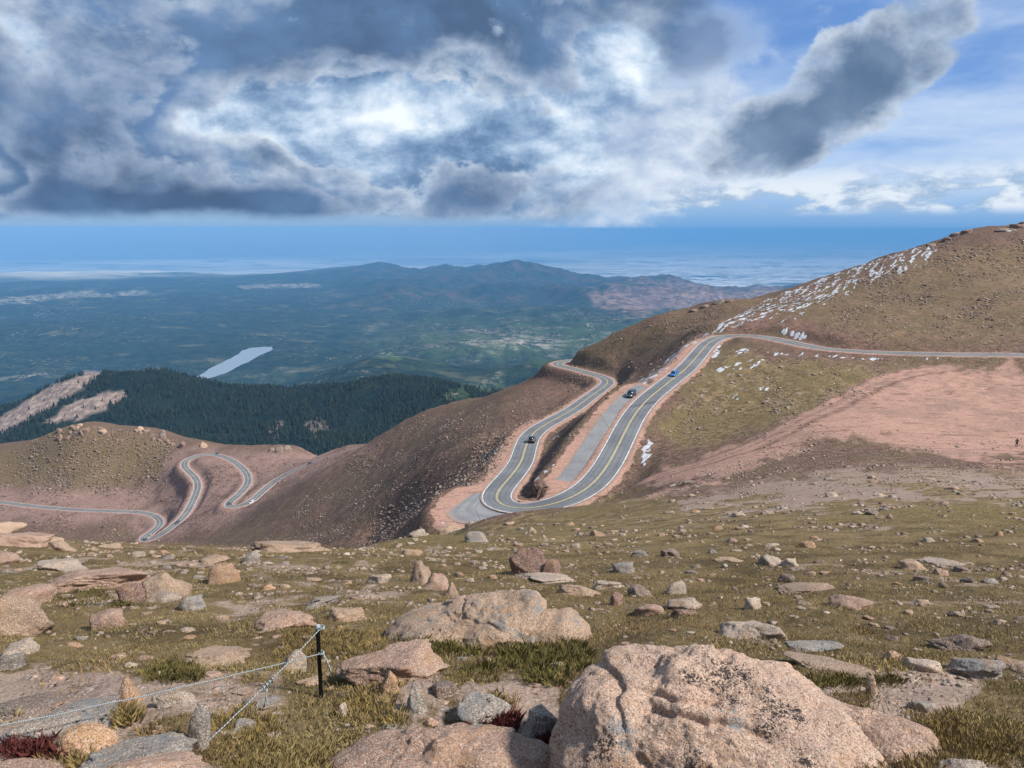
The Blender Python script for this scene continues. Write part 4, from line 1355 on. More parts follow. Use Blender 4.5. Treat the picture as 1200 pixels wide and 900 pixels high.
NEAR_ROCKS = "rocks lying in the near turf"
BIG = [
    # x0, y0, x1, y1, style, tint, label, short name used by its neighbours
    (-4, 606, 30, 626, 'round', 'tan', "rounded tan boulder on top of the rock pile at the left edge", "rounded boulder topping the left pile"),
    (-6, 621, 53, 641, 'slab', 'pink', "broad pinkish brown slab under the rounded boulder of the left pile", "brown slab of the left pile"),
    (40, 627, 72, 638, 'slab', 'tan', "flat overhanging tan rock poking out right of the left rock pile", "overhanging flat rock"),
    (56, 634, 87, 646, 'round', 'tan', "smooth light tan hump just below the overhanging flat rock", "smooth tan hump"),
    (-4, 644, 24, 661, 'slab', 'pink', "layered pink rock at the left edge below the rock pile", "layered pink edge rock"),
    (49, 652, 98, 670, 'slab', 'pale', "yellowish pale slab lying above the long pink slab", "yellowish pale slab"),
    (31, 657, 168, 693, 'slab', 'pink', "longest smooth pink slab, flat topped, on the left of the turf", "long pink slab"),
    (138, 685, 168, 708, 'block', 'redbrown', "reddish block propped under the right end of the long pink slab", "reddish propping block"),
    (162, 671, 222, 703, 'round', 'tan', "tan lichen flecked boulder right of the long pink slab", "lichen flecked boulder"),
    (167, 690, 211, 707, 'round', 'pale', "pale rounded stone leaning on the foot of the lichen flecked boulder", "pale leaning stone"),
    (246, 661, 281, 684, 'block', 'orange', "square orange block standing alone in the turf", "square orange block"),
    (232, 647, 268, 661, 'slab', 'tan', "tan slab directly behind the square orange block", "tan slab behind the block"),
    (212, 699, 241, 716, 'sharp', 'grey', "grey angular stone in grass below the lichen flecked boulder", "grey angular stone"),
    (106, 715, 144, 737, 'round', 'pink', "lone rounded pink stone in grass under the long pink slab", "lone rounded pink stone"),
    (-6, 682, 57, 709, 'slab', 'pink', "tilted pink slab at the left edge above the big edge boulder", "tilted pink edge slab"),
    (-10, 697, 54, 745, 'round', 'tan', "big tan boulder cut by the left edge with dark cracked underside", "big left edge boulder"),
    (6, 751, 41, 769, 'round', 'pale', "pale domed stone in grass below the big left edge boulder", "pale domed stone"),
    (-4, 766, 24, 785, 'block', 'grey', "greyish stone at the left edge below the pale domed stone", "greyish edge stone"),
    (212, 758, 294, 780, 'slab', 'tan', "flat heart shaped tan stone lying level in the grass", "heart shaped flat stone"),
    (132, 798, 174, 829, 'sharp', 'orange', "small orange rocks behind the lichen covered slab, under the rope", "orange rock under the rope"),
    (182, 806, 231, 829, 'block', 'pale', "pale angular stone on bare earth just below the rope", "pale stone below the rope"),
    (2, 819, 136, 880, 'slab', 'lichen', "long slab covered in grey lichen at the lower left", "lichen covered slab"),
    (64, 846, 133, 889, 'sharp', 'orange', "wedge shaped orange rock in front of the lichen covered slab", "orange wedge"),
    (102, 862, 228, 906, 'slab', 'grey', "greyish pink slab at the bottom edge right of the orange wedge", "greyish bottom slab"),
    (212, 832, 244, 879, 'sharp', 'lichen', "upright black speckled white rock where the rope comes down", "black speckled upright rock"),
    (110, 888, 250, 920, 'round', 'pink', "pink rock cut by the bottom edge below the greyish bottom slab", "pink bottom edge rock"),
    (-10, 889, 64, 920, 'round', 'pink', "low pink rock in the bottom left corner", "corner rock"),
    (-4, 806, 92, 836, 'slab', 'dark', "earthy brown slab half buried above the lichen covered slab", "half buried brown slab"),
    (266, 804, 301, 816, 'slab', 'tan', "thin tan flake on bare earth left of the knotted rope", "thin tan flake"),
    (292, 629, 384, 648, 'slab', 'tan', "stepped tan outcrop standing up on the crest of the near slope", "crest outcrop"),
    (282, 647, 304, 661, 'sharp', 'grey', "jagged grey stone below the left end of the crest outcrop", "jagged grey stone"),
    (292, 707, 371, 737, 'slab', 'pink', "crumbling pink and grey rock patch left above the fence post", "crumbling pink patch"),
    (354, 695, 398, 712, 'slab', 'grey', "flat grey rock behind the tip of the fence post", "flat rock behind the post tip"),
    (387, 706, 434, 729, 'slab', 'tan', "rough tan slab right of the fence post's thin rod", "rough slab right of the rod"),
    (431, 671, 458, 684, 'block', 'pale', "small pale block in turf behind the rough slab", "small pale block"),
    (471, 641, 496, 651, 'slab', 'tan', "level tan slab near the crest right of the crest outcrop", "level crest slab"),
    (476, 659, 510, 686, 'sharp', 'tan', "steep leaning rock at the upper end of the curved rock chain", "upper rock of the chain"),
    (496, 670, 528, 690, 'round', 'pink', "rounded middle rock of the curved rock chain", "middle rock of the chain"),
    (520, 682, 542, 702, 'round', 'tan', "lowest rock of the curved chain beside the great domed boulder", "lowest rock of the chain"),
    (402, 741, 528, 802, 'slab', 'pink', "wide flat pink ledge right of the fence post", "wide pink ledge"),
    (397, 774, 431, 796, 'block', 'pale', "pale blocky stone right of the foot of the fence post", "pale block at the post foot"),
    (444, 784, 471, 814, 'sharp', 'orange', "orange broken stone under the front of the wide pink ledge", "orange broken stone"),
    (472, 802, 504, 838, 'sharp', 'grey', "pale grey upright rock in front of the wide pink ledge", "pale grey upright rock"),
    (507, 796, 541, 818, 'block', 'dark', "dark rock tucked beside the right end of the wide pink ledge", "dark tucked rock"),
    (497, 839, 514, 853, 'round', 'pink', "small round pink stone above the bottom dome", "small round pink stone"),
    (347, 790, 379, 804, 'slab', 'tan', "narrow tan stone just behind the foot of the fence post", "narrow stone behind the post"),
    (327, 763, 358, 790, 'round', 'pale', "pale stone crossed by both ropes left of the fence post", "pale stone at the rope crossing"),
    (447, 846, 465, 856, 'slab', 'grey', "little blue grey stone left of the small round pink stone", "little blue grey stone"),
    (287, 813, 330, 832, 'slab', 'grey', "grey stone behind the rope knot", "grey stone behind the knot"),
    (392, 823, 411, 841, 'sharp', 'pale', "sharp pale stone in grass below the fence post", "sharp pale stone"),
    (271, 841, 301, 860, 'round', 'grey', "dull grey stone in the grass under the rope's lower half", "dull grey stone"),
    (591, 642, 642, 676, 'sharp', 'redbrown', "dark reddish brown block rising from the turf", "reddish brown block"),
    (628, 655, 659, 677, 'sharp', 'redbrown', "lower reddish rock against the right side of the dark reddish brown block", "lower reddish rock"),
    (600, 667, 676, 684, 'slab', 'pale', "long thin pale slab in front of the reddish brown block", "long thin pale slab"),
    (652, 681, 705, 699, 'slab', 'tan', "flat tan slab directly behind the great domed boulder", "flat slab behind the dome"),
    (689, 676, 732, 691, 'slab', 'pale', "whitish flat stone on turf right of the flat tan slab", "whitish flat stone"),
    (544, 622, 573, 636, 'round', 'grey', "grey boulder at the turf's edge closest to the hairpin bend", "grey boulder by the hairpin"),
    (729, 680, 767, 699, 'slab', 'dark', "dark tilted slab leaning over smaller stones", "dark tilted slab"),
    (712, 694, 731, 710, 'sharp', 'redbrown', "small reddish pointed stone left of the dark tilted slab", "small pointed stone"),
    (744, 704, 780, 722, 'slab', 'pink', "pink flat rock below the dark tilted slab", "pink flat rock"),
    (536, 799, 608, 860, 'slab', 'grey', "blue grey slab sloping down left of the great pink boulder", "blue grey slab"),
    (602, 816, 656, 876, 'slab', 'grey', "rough grey slab touching the left side of the great pink boulder", "rough grey slab"),
    (642, 774, 663, 787, 'block', 'pale', "small pale stone in the gap between the two great boulders", "small stone in the gap"),
    (717, 659, 744, 672, 'block', 'grey', "greyish rock behind the whitish flat stone", "greyish rock"),
    (836, 719, 922, 749, 'slab', 'pale', "broad low pale slab in the turf behind the great pink boulder", "broad pale slab"),
    (871, 698, 891, 715, 'round', 'pale', "pale egg shaped stone behind the broad pale slab", "pale egg shaped stone"),
    (779, 680, 804, 697, 'round', 'pale', "pale rounded rock above the pair of flat stones", "pale rounded rock"),
    (780, 699, 823, 715, 'slab', 'pale', "upper of two flat stones lying side by side", "upper flat stone of the pair"),
    (787, 710, 818, 724, 'slab', 'redbrown', "lower reddish of two flat stones lying side by side", "lower flat stone of the pair"),
    (886, 649, 915, 663, 'round', 'pale', "larger left stone of the pale pair in mid turf", "left stone of the pale pair"),
    (912, 653, 937, 664, 'round', 'pale', "smaller right stone of the pale pair in mid turf", "right stone of the pale pair"),
    (912, 682, 975, 695, 'slab', 'tan', "very flat tan slab flush with the turf below the pale pair", "flush tan slab"),
    (908, 672, 931, 683, 'round', 'dark', "small dark round stone behind the flush tan slab", "dark round stone"),
    (836, 651, 872, 659, 'slab', 'tan', "thin flat stone left of the pale pair", "thin flat stone"),
    (736, 642, 762, 652, 'slab', 'grey', "grey flat rock high in the turf above the dark tilted slab", "grey flat rock"),
    (771, 642, 797, 653, 'sharp', 'dark', "dark jagged rock right of the grey flat rock", "dark jagged rock"),
    (974, 698, 1018, 715, 'round', 'pink', "pinkish whaleback stone right of the flush tan slab", "pinkish whaleback stone"),
    (1056, 657, 1084, 669, 'round', 'tan', "tan humped stone, left of the long white slab on the right", "tan humped stone"),
    (1081, 654, 1132, 663, 'slab', 'pale', "long white slab on the right turf", "long white slab"),
    (1114, 663, 1137, 671, 'round', 'dark', "small dark stone under the right end of the long white slab", "dark stone under the white slab"),
    (1097, 742, 1154, 763, 'round', 'dark', "brown turf topped hump of rock at the right", "brown hump of rock"),
    (922, 772, 1022, 790, 'slab', 'tan', "long tan slab behind the right shoulder of the great pink boulder", "long tan slab"),
    (1062, 770, 1100, 788, 'slab', 'pale', "pale wedge slab with a dark crack below the brown hump", "pale wedge slab"),
    (921, 751, 983, 766, 'slab', 'grey', "grey crumbling slab behind the long tan slab", "grey crumbling slab"),
    (1014, 795, 1029, 814, 'sharp', 'tan', "small upright tan stone above the overhanging boulder", "small upright stone"),
    (1036, 764, 1054, 775, 'round', 'orange', "small orange stone right of the long tan slab", "small orange stone"),
    (1116, 766, 1168, 795, 'slab', 'grey', "crumbling grey rock patch at the right under the brown hump", "crumbling grey patch"),
    (1172, 770, 1206, 788, 'slab', 'tan', "tan slab cut by the right edge", "right edge slab"),
    (1105, 889, 1154, 912, 'slab', 'pale', "pale flat stone cut by the bottom edge at the right", "bottom right flat stone"),
    (1062, 819, 1092, 835, 'slab', 'grey', "bluish grey stone behind the overhanging boulder's right end", "bluish grey stone"),
]
REFS = []
for i, (x0, y0, x1, y1, st, ti, lab, ref) in enumerate(BIG):
    place_rock(x0, y0, x1, y1, st, ti, lab, 100 + i * 7, 'boulder' if x1 - x0 > 45 else 'rock')
    REFS.append((ref, (x0 + x1) / 2, (y0 + y1) / 2))


def big_boulder(px, py, rad, lumps, sub, centre, k, tint, lich, label, ref, seed, box, cracks=(), tilt=.55, rough=1.0):
    a, t = ray(px, py)
    x, y = rad * math.sin(a), rad * math.cos(a)
    z = float(surf_xy(x, y))
    P, Fc = lump_shape(seed, lumps, sub, k, centre, rough, cracks)
    n = normal_xy(x, y, .5)
    o = link_rock('boulder', P, Fc, (x, y, z), -a, tilt_to(n, tilt), tint, label, cat='rock')
    o.color[3] = lich
    hx = (P[:, 0].max() - P[:, 0].min()) / 2
    ROCKS.append(box + (x, y, hx, (P[:, 1].max() - P[:, 1].min()) / 2))
    REFS.append((ref, (box[0] + box[2]) / 2, (box[1] + box[3]) / 2))
    return o


hero = big_boulder(856, 880, 4.75, [(-.64, .0, .02, .41, .70, .60), (-.28, .02, .0, .58, .76, .61), (.10, -.05, -.02, .66, .78, .55), (.52, -.15, -.08, .56, .75, .41), (-.72, -.25, -.05, .33, .5, .40)],
                   7, (-.15, -.05, -.05), 11, 'tan', .30, "great pink boulder with black lichen patches filling the bottom", "great pink boulder", 3,
                   (655, 757, 1046, 915), cracks=((.05, .25, 1, .44, .018, .04, -.7, .1), (.1, .3, 1, .30, .02, .05, -.6, .35), (.0, .2, 1, .12, .02, .04, -.3, .7), (1.0, .35, .1, -.76, .03, .045, -1.2, -.5)), tilt=.35)
hero.color[0:3] = (.56, .395, .30)
from mathutils.bvhtree import BVHTree
bpy.context.view_layer.update()
bv = BVHTree.FromPolygons([hero.matrix_world @ v.co for v in hero.data.vertices], [tuple(p.vertices) for p in hero.data.polygons])
spots = []
BLK, GRY = (.022, .021, .024), (.25, .265, .27)
for px, py, rpx, col in ((848, 793, 26, BLK), (872, 791, 16, BLK), (808, 792, 12, BLK), (900, 808, 13, BLK), (907, 835, 22, BLK), (932, 836, 17, BLK), (893, 858, 14, BLK), (780, 771, 9, BLK), (855, 826, 14, BLK), (812, 888, 13, BLK),
                         (727, 852, 16, GRY), (862, 849, 14, GRY), (735, 876, 15, GRY), (706, 880, 18, BLK), (942, 892, 12, BLK)):
    a_, t_ = ray(px, py)
    dv_ = Vector((math.sin(a_), math.cos(a_), -t_)).normalized()
    hp = bv.ray_cast(Vector((0, 0, 0)), dv_)
    if hp[0] is not None:
        spots.append((tuple(hp[0]), rpx * hp[3] / F, col))
hero.data.materials[0] = rock_mat(spots)
big_boulder(1010, 868, 4.85, [(-.22, .02, .13, .42, .32, .09), (.17, -.04, .09, .31, .32, .13), (-.02, .18, -.14, .28, .18, .24)], 6, (-.02, .03, .06), 20, 'pink', .2,
            "overhanging pink boulder with a dark hollow under it beside the great pink boulder", "overhanging boulder", 5, (920, 808, 1093, 890), tilt=.4)
big_boulder(574, 757, 9.0, [(-.45, .0, -.05, .82, .85, .38), (.05, .0, .0, .75, .85, .52), (.38, -.05, .02, .48, .7, .52), (.88, -.1, -.05, .34, .55, .43)], 7, (.05, 0, -.05), 16, 'tan', .75,
            "great domed boulder with stepped layered right side in the middle of the turf", "great domed boulder", 8, (458, 685, 687, 758),
            cracks=((.75, -.1, -.62, .30, .03, .07, .1, .9), (.80, -.1, -.55, .52, .035, .10, .2, 1.1), (.35, 0, 1, .30, .02, .03, -.8, .2)), tilt=.6)
big_boulder(512, 915, 4.75, [(-.25, .0, -.1, .62, .55, .32), (.3, .0, -.1, .62, .55, .34)], 6, (0, 0, -.05), 10, 'pink', .45,
            "wide low pink rock dome cut by the bottom edge, left of great pink boulder", "bottom dome", 12, (383, 865, 660, 915), tilt=.5)

# smaller rocks in the turf, each named after what it lies beside
taken = [(b[0], b[1], b[2], b[3]) for b in ROCKS]
CLUSTERS = [((0, 620), (480, 690), 62), ((0, 690), (330, 800), 38), ((0, 790), (330, 890), 34), ((380, 640), (640, 700), 34), ((640, 620), (900, 720), 38), ((900, 600), (1200, 720), 38),
            ((700, 720), (1200, 830), 26), ((380, 770), (660, 860), 34), ((480, 615), (760, 650), 26), ((780, 560), (1200, 610), 52), ((300, 690), (460, 760), 14)]
cand = []
lab_used = {}
for (c0, c1, n_) in CLUSTERS:
    k = 0
    tries = 0
    while k < n_ and tries < n_ * 40:
        tries += 1
        cx, cy = rng.uniform(c0[0], c1[0]), rng.uniform(c0[1], c1[1])
        if perlin2(np.array([cx / 52.0]), np.array([cy / 26.0]), 311)[0] + .35 * perlin2(np.array([cx / 20.0]), np.array([cy / 11.0]), 312)[0] < rng.uniform(-.25, .30):
            continue
        w = min(30, rng.lognormal(math.log(11.5 if cy > 615 else 9.0), .42))
        h = w * rng.uniform(.22, .46)
        b = (cx - w / 2, cy - h, cx + w / 2, cy)
        if any(b[0] < t[2] + 1 and b[2] > t[0] - 1 and b[1] < t[3] + 1 and b[3] > t[1] - 1 for t in taken):
            continue
        if cx < 480 and cy < 642:
            continue
        _, r_ = hit(cx, cy)
        if r_ > 130:
            continue
        taken.append(b)
        cand.append(b)
        k += 1


def direction(dx, dy, near):
    if abs(dx) > 1.6 * abs(dy) * 2:
        s_ = "left of" if dx < 0 else "right of"
    elif dy < 0:
        s_ = "behind" if abs(dx) < 2 * abs(dy) * .6 + 6 else ("left behind" if dx < 0 else "right behind")
    else:
        s_ = "in front of" if abs(dx) < 2 * abs(dy) * .6 + 6 else ("in front, left of" if dx < 0 else "in front, right of")
    return ("close " if near and not s_.startswith("in") else "") + s_


for i, b in enumerate(cand):
    cx, cy = (b[0] + b[2]) / 2, (b[1] + b[3]) / 2
    w, h = b[2] - b[0], b[3] - b[1]
    tint = ('pale', 'tan', 'pink', 'grey', 'tan', 'pale', 'dark', 'orange')[int(rng.integers(8))]
    st = ('round', 'slab', 'sharp', 'block')[int(rng.integers(4))]
    size = "tiny" if w < 9 else ("small" if w < 13 else ("medium" if w < 18 else "larger"))
    shape = {'round': 'rounded', 'slab': 'flat', 'sharp': 'angular', 'block': 'blocky'}[st]
    colw = {'pale': 'pale', 'tan': 'tan', 'pink': 'pink', 'grey': 'grey', 'dark': 'dark', 'orange': 'orange'}[tint]
    near = sorted(REFS, key=lambda q: math.hypot(q[1] - cx, (q[2] - cy) * 2))[:4]
    label = None
    d0 = direction(cx - near[0][1], cy - near[0][2], math.hypot(cx - near[0][1], cy - near[0][2]) < 35)
    base = f"{size} {colw} {shape} stone {d0} the {near[0][0]}"
    if base not in lab_used:
        label = base
    else:
        for q in near[1:]:
            l2 = f"{size} {colw} {shape} stone {d0} the {near[0][0]}, toward the {q[0]}"
            if l2 not in lab_used and len(l2.split()) <= 16:
                label = l2
                break
    if label is None:
        base = base.replace("close ", "")
        label = base + (" nearest it" if base + " nearest it" not in lab_used else " farther off")
    lab_used[label] = 1
    o = place_rock(b[0], b[1], b[2], b[3], st, tint, label, 3000 + i * 3, 'stone', group="small stones strewn over the near turf")

# ------------------------------------------------------------------ loose rubble: uncounted, so one object for each slope
def rubble(name, cells, size_px, size_min, tints, seed, sub=1, flat=.6, mat=None):
    """cells: (a, r) arrays; every piece is a small angular stone lying on the ground"""
    g = np.random.default_rng(seed)
    a, r = cells
    n = len(a)
    x, y = r * np.sin(a), r * np.cos(a)
    z = surf(a, r)
    D, Fc = ico(sub) if sub > 0 else (np.array([(1, 0, 0), (0, 1, 0), (-1, 0, 0), (0, -1, 0), (0, 0, 1), (0, 0, -1)], float), np.array([(0, 1, 4), (1, 2, 4), (2, 3, 4), (3, 0, 4), (1, 0, 5), (2, 1, 5), (3, 2, 5), (0, 3, 5)]))
    nv, nf = len(D), len(Fc)
    s_ = np.maximum(size_px * r / F, size_min) * .5
    V = np.repeat(D[None], n, 0) * (1 + g.uniform(-.45, .4, (n, nv, 1)))
    sc_ = np.stack([s_ * g.uniform(.8, 1.5, n), s_ * g.uniform(.8, 1.3, n), s_ * g.uniform(.28, .7, n) * flat / .6], -1)
    V = V * sc_[:, None]
    an = g.uniform(0, 6.28, n)
    c, sn = np.cos(an)[:, None], np.sin(an)[:, None]
    V = np.stack([V[..., 0] * c - V[..., 1] * sn, V[..., 0] * sn + V[..., 1] * c, V[..., 2]], -1)
    V = V + np.stack([x, y, z + sc_[:, 2] * .25], -1)[:, None]
    T_ = (Fc[None] + (np.arange(n) * nv)[:, None, None]).reshape(-1, 3)
    o = mesh_obj(name, V.reshape(-1, 3), None, mat, None, False, T_)
    tv = np.asarray(tints)[g.integers(0, len(tints), n)] * g.uniform(.75, 1.15, (n, 1))
    at = o.data.attributes.new('tint', 'FLOAT_COLOR', 'POINT')
    at.data.foreach_set("color", np.repeat(np.c_[tv, np.ones(n)], nv, 0).astype(np.float32).ravel())
    return tag(o, kind='stuff')


m, nt = new_mat("loose_stone")
P = nt.n('ShaderNodeTexCoord').outputs['Object']
tn = nt.attr('tint', 'Color')
nz_ = nt.noise(P, 3.0, 4, .65)
finish(nt, nt.mix(nt.m('MULTIPLY', nt.ss(nz_, .42, .62), .6), tn, nt.mix(1.0, tn, (.55, .50, .47), 'MULTIPLY')), .92, nt.bump(nt.noise(P, 18.0, 4, .65), .5, .05), .12)
LOOSE = m
T_PALE = [(.44, .35, .28), (.36, .265, .205), (.30, .24, .20), (.25, .165, .125), (.40, .30, .235)]
T_BROWN = [(.27, .185, .14), (.20, .135, .10), (.33, .25, .20), (.155, .105, .08), (.36, .275, .22)]
T_RED = [(.24, .13, .095), (.30, .18, .135), (.18, .10, .075)]
dense = np.arange(len(A_DENSE))


def sample(weight, n, seed):
    """random ground positions, as dense per solid angle as the log-polar grid, weighted by a per-vertex mask"""
    g = np.random.default_rng(seed)
    w = np.clip(weight[:len(A_DENSE)], 0, None) * np.gradient(LR)[None, :]
    w = w.ravel()
    w = w / w.sum()
    k = g.choice(len(w), n, p=w)
    i, j = np.divmod(k, NR)
    a = A_DENSE[np.clip(i, 0, len(A_DENSE) - 1)] + g.uniform(-.5, .5, n) * (A_DENSE[1] - A_DENSE[0])
    l = LR[j] + g.uniform(-.5, .5, n) * np.gradient(LR)[j]
    return a, np.exp(l)


onroad = sstep(RD, .9, 2.2)
inlot = 1 - zone(LOT, 5)
face = np.clip(-(np.gradient(np.arctan2(-ZZ, RR), axis=1) / np.gradient(LR)[None, :]), 0, .5) / .5      # how squarely the ground faces the eye
clump = np.clip(.35 + 1.3 * perlin2(AA / .035, LL / .11, 131), .02, 2)
far_part = sstep(RR, 150, 175) * (1 - sstep(RR, 900, 1000))
hill_w = np.maximum(zone(HILL_R, 8), zone([(880, 372), (1000, 315), (1100, 285), (1400, 255), (1400, 300), (1100, 310), (1000, 345), (900, 372)], 4) * 2.0)
W1 = far_part * onroad * inlot * hill_w * clump * (face + .05)
a_, r_ = sample(W1, 13000, 201)
rubble("rubble", (a_, r_), np.minimum(rng.lognormal(math.log(1.35), .42, len(a_)), 4.5), .1, T_PALE + T_BROWN, 1, 0, mat=LOOSE)
W2 = far_part * onroad * zone([(600, 470), (655, 425), (760, 374), (850, 350), (880, 372), (800, 420), (740, 460), (700, 500), (640, 560), (560, 620), (400, 650), (300, 640), (420, 530), (520, 480)], 6) * clump * (face + .3)
a_, r_ = sample(W2, 15000, 202)
rubble("scree", (a_, r_), np.minimum(rng.lognormal(math.log(1.35), .42, len(a_)), 4.2), .1, T_BROWN + T_PALE + T_RED[:1], 2, 0, mat=LOOSE)
W3 = far_part * onroad * zone(HILL_L, 6) * (clump + .5) * (face + .05)
a_, r_ = sample(W3, 3800, 203)
rubble("scree", (a_, r_), np.minimum(rng.lognormal(math.log(1.45), .42, len(a_)), 4), .1, T_BROWN + T_PALE[1:4], 3, 0, mat=LOOSE)
W4 = far_part * onroad * (zone(LOOP, 8) + zone([(20, 650), (20, 608), (140, 608), (190, 650)], 6) * 1.5) * clump * (face + .05)
a_, r_ = sample(W4, 3600, 204)
rubble("scree", (a_, r_), np.minimum(rng.lognormal(math.log(1.35), .4, len(a_)), 4), .1, T_BROWN + T_RED, 4, 0, mat=LOOSE)
mid_part = sstep(RR, 60, 90) * (1 - sstep(RR, 230, 300))
W5 = mid_part * onroad * (zone(MEADOW, 8) + 1.6 * rubble_zone + .40 * zone(FORE, 6) + .25 * zone(LOT, 5) * (1 - zone([(880, 430), (1500, 430), (1500, 520), (960, 505)], 10))) * clump * (face + .05)
a_, r_ = sample(W5, 8500, 205)
rubble("rubble", (a_, r_), np.minimum(rng.lognormal(math.log(1.5), .5, len(a_)), 6), .05, T_PALE, 5, 0, mat=LOOSE)
ledge = zone([(430, 640), (455, 600), (520, 560), (575, 515), (600, 500), (600, 540), (575, 575), (530, 605), (500, 632)], 6)
bank_b = zone([(625, 580), (650, 545), (690, 490), (720, 462), (735, 455), (690, 520), (650, 575)], 4)
W6 = onroad * far_part * (ledge + bank_b * 1.2) * (face + .05)
a_, r_ = sample(W6, 2600, 206)
rubble("boulder_field", (a_, r_), np.minimum(rng.lognormal(math.log(2.1), .5, len(a_)), 8), .15, T_PALE + T_BROWN, 6, 1, .5, mat=LOOSE)
W7 = (1 - sstep(RR, 45, 75)) * sstep(RR, 2.6, 3.2) * zone(FORE, 6) * (.15 + bare) * np.clip(.25 + 1.5 * perlin2(AA / .06, LL / .15, 133), .02, 2)
a_, r_ = sample(W7, 8000, 207)
rubble("gravel", (a_, r_), np.minimum(rng.lognormal(math.log(3.0), .5, len(a_)), 9), .012, T_PALE, 7, mat=LOOSE)

# ------------------------------------------------------------------ crags on the skylines
CRAG = "reddish crags along the crest of the rocky left hill"
crag_line = [(60, 506), (97, 496), (133, 501), (167, 501), (200, 511), (233, 517), (252, 527)]
gq = np.random.default_rng(19)
for i in range(34):
    x = gq.uniform(62, 252)
    yb = np.interp(x, [q[0] for q in crag_line], [q[1] for q in crag_line])
    down = gq.exponential(3.0) if i % 3 else gq.uniform(4, 16)
    w = gq.uniform(4, 9.5)
    h = w * gq.uniform(.45, .9)
    y = yb + 3 + down
    o = place_rock(x - w / 2, y - h, x + w / 2, y, 'sharp', ('redbrown', 'dark', 'tan')[i % 3 if i % 4 else 0], "reddish jagged crag on the crest of the rocky hill above the switchbacks", 700 + i, 'crag', CRAG, .8, gq.uniform(-1.5, 1.5))
    o['category'] = 'crag'
for i, (x, y, w, h) in enumerate([(318, 529, 9, 5), (327, 529, 11, 7), (337, 528, 10, 6)]):
    o = place_rock(x - w / 2, y - h, x + w / 2, y + 1, 'sharp', 'dark', f"dark rock outcrop, {('first', 'second', 'third')[i]} from the left on the saddle right of the looping switchback", 740 + i, 'crag', "outcrops on the saddle right of the switchbacks", .7)
    o['category'] = 'crag'
ORD = ["first", "second", "third", "fourth", "fifth", "sixth", "seventh"]
SKYLAB = {}
for k, i in enumerate((5, 10, 4, 3, 0, 1, 2)):
    SKYLAB[{5: 5, 10: 10, 4: 4, 3: 3, 0: 0, 1: 1, 2: 2}[i]] = f"dark crag, {ORD[k]} from the left along the skyline of the high right hill"
for k, i in enumerate((9, 8, 6, 7)):
    SKYLAB[i] = f"dark crag, {ORD[k]} from the left on the hump left of the snowy ridge"
for i, (x, y, w, h) in enumerate([(1176, 270, 16, 7), (1190, 266, 18, 9), (1203, 264, 16, 9), (1132, 272, 12, 6), (1120, 275, 12, 6), (1108, 281, 12, 7), (842, 355, 16, 7), (855, 353, 12, 5), (826, 359, 14, 6), (812, 364, 12, 5), (1092, 287, 11, 6)]):
    o = place_rock(x - w / 2, y - h * .7 + 2, x + w / 2, y + 2, 'sharp', 'redbrown' if i % 2 else 'dark', SKYLAB[i], 760 + i, 'crag',
                   "crags on the skyline of the high hill" if x > 1000 else "crags on the hump beyond the upper road", .7)
    o['category'] = 'crag'

# ------------------------------------------------------------------ old snow lying in streaks
SNOWS = [([(735, 462), (770, 428), (800, 408), (850, 376), (905, 348), (960, 327), (1040, 300), (1092, 286), (1105, 296), (1060, 318), (985, 345), (930, 366), (880, 378), (838, 392), (805, 408), (775, 436), (750, 462)], .10),
         ([(990, 310), (1035, 300), (1095, 290), (1085, 312), (1040, 330), (1000, 345), (960, 360), (930, 375), (905, 380), (930, 352)], -.08),
         ([(838, 432), (862, 424), (892, 422), (888, 430), (862, 436), (842, 438)], .12), ([(845, 418), (870, 408), (880, 410), (860, 422)], .1), ([(856, 466), (880, 456), (905, 450), (900, 458), (875, 466), (860, 470)], .0),
         ([(752, 540), (754, 522), (760, 514), (764, 520), (760, 536), (755, 546)], .45), ([(836, 420), (838, 408), (842, 402), (845, 406), (841, 418)], .4),
         ([(628, 568), (632, 548), (640, 540), (658, 538), (652, 552), (640, 560), (632, 578)], .12), ([(560, 548), (568, 532), (586, 520), (592, 524), (580, 540), (566, 552)], .0),
         ([(518, 610), (527, 608), (529, 612), (519, 613)], .5), ([(522, 617), (536, 615), (537, 619), (524, 620)], .5), ([(914, 388), (922, 387), (946, 394), (944, 398), (930, 395)], .5),
         ([(1170, 270), (1200, 262), (1240, 260), (1240, 275), (1172, 276)], .0), ([(900, 412), (1020, 419), (1100, 420), (1100, 422), (1020, 422), (900, 416)], .05), ([(645, 515), (655, 508), (658, 512), (648, 520)], .1),
         ([(630, 590), (634, 570), (640, 556), (644, 558), (637, 575), (634, 590)], .1)]
i0, i1 = 0, len(A_DENSE)
bx = np.zeros(PX.shape, bool)
for poly, _ in SNOWS:
    q = np.array(poly)
    bx |= (PX > q[:, 0].min() - 8) & (PX < q[:, 0].max() + 8) & (PY > q[:, 1].min() - 8) & (PY < q[:, 1].max() + 8)
bx &= (RR > 120) & (RR < 620)
bx[len(A_DENSE) - 1:] = False
ci, cj = np.where(bx[:-1, :-1])
SUBD = 4
fu = np.linspace(0, 1, SUBD + 1)
FU, FV = np.meshgrid(fu, fu, indexing='ij')


def bil(Z_, i, j):
    return (Z_[i, j][:, None, None] * (1 - FU) * (1 - FV) + Z_[i + 1, j][:, None, None] * FU * (1 - FV) + Z_[i, j + 1][:, None, None] * (1 - FU) * FV + Z_[i + 1, j + 1][:, None, None] * FU * FV)


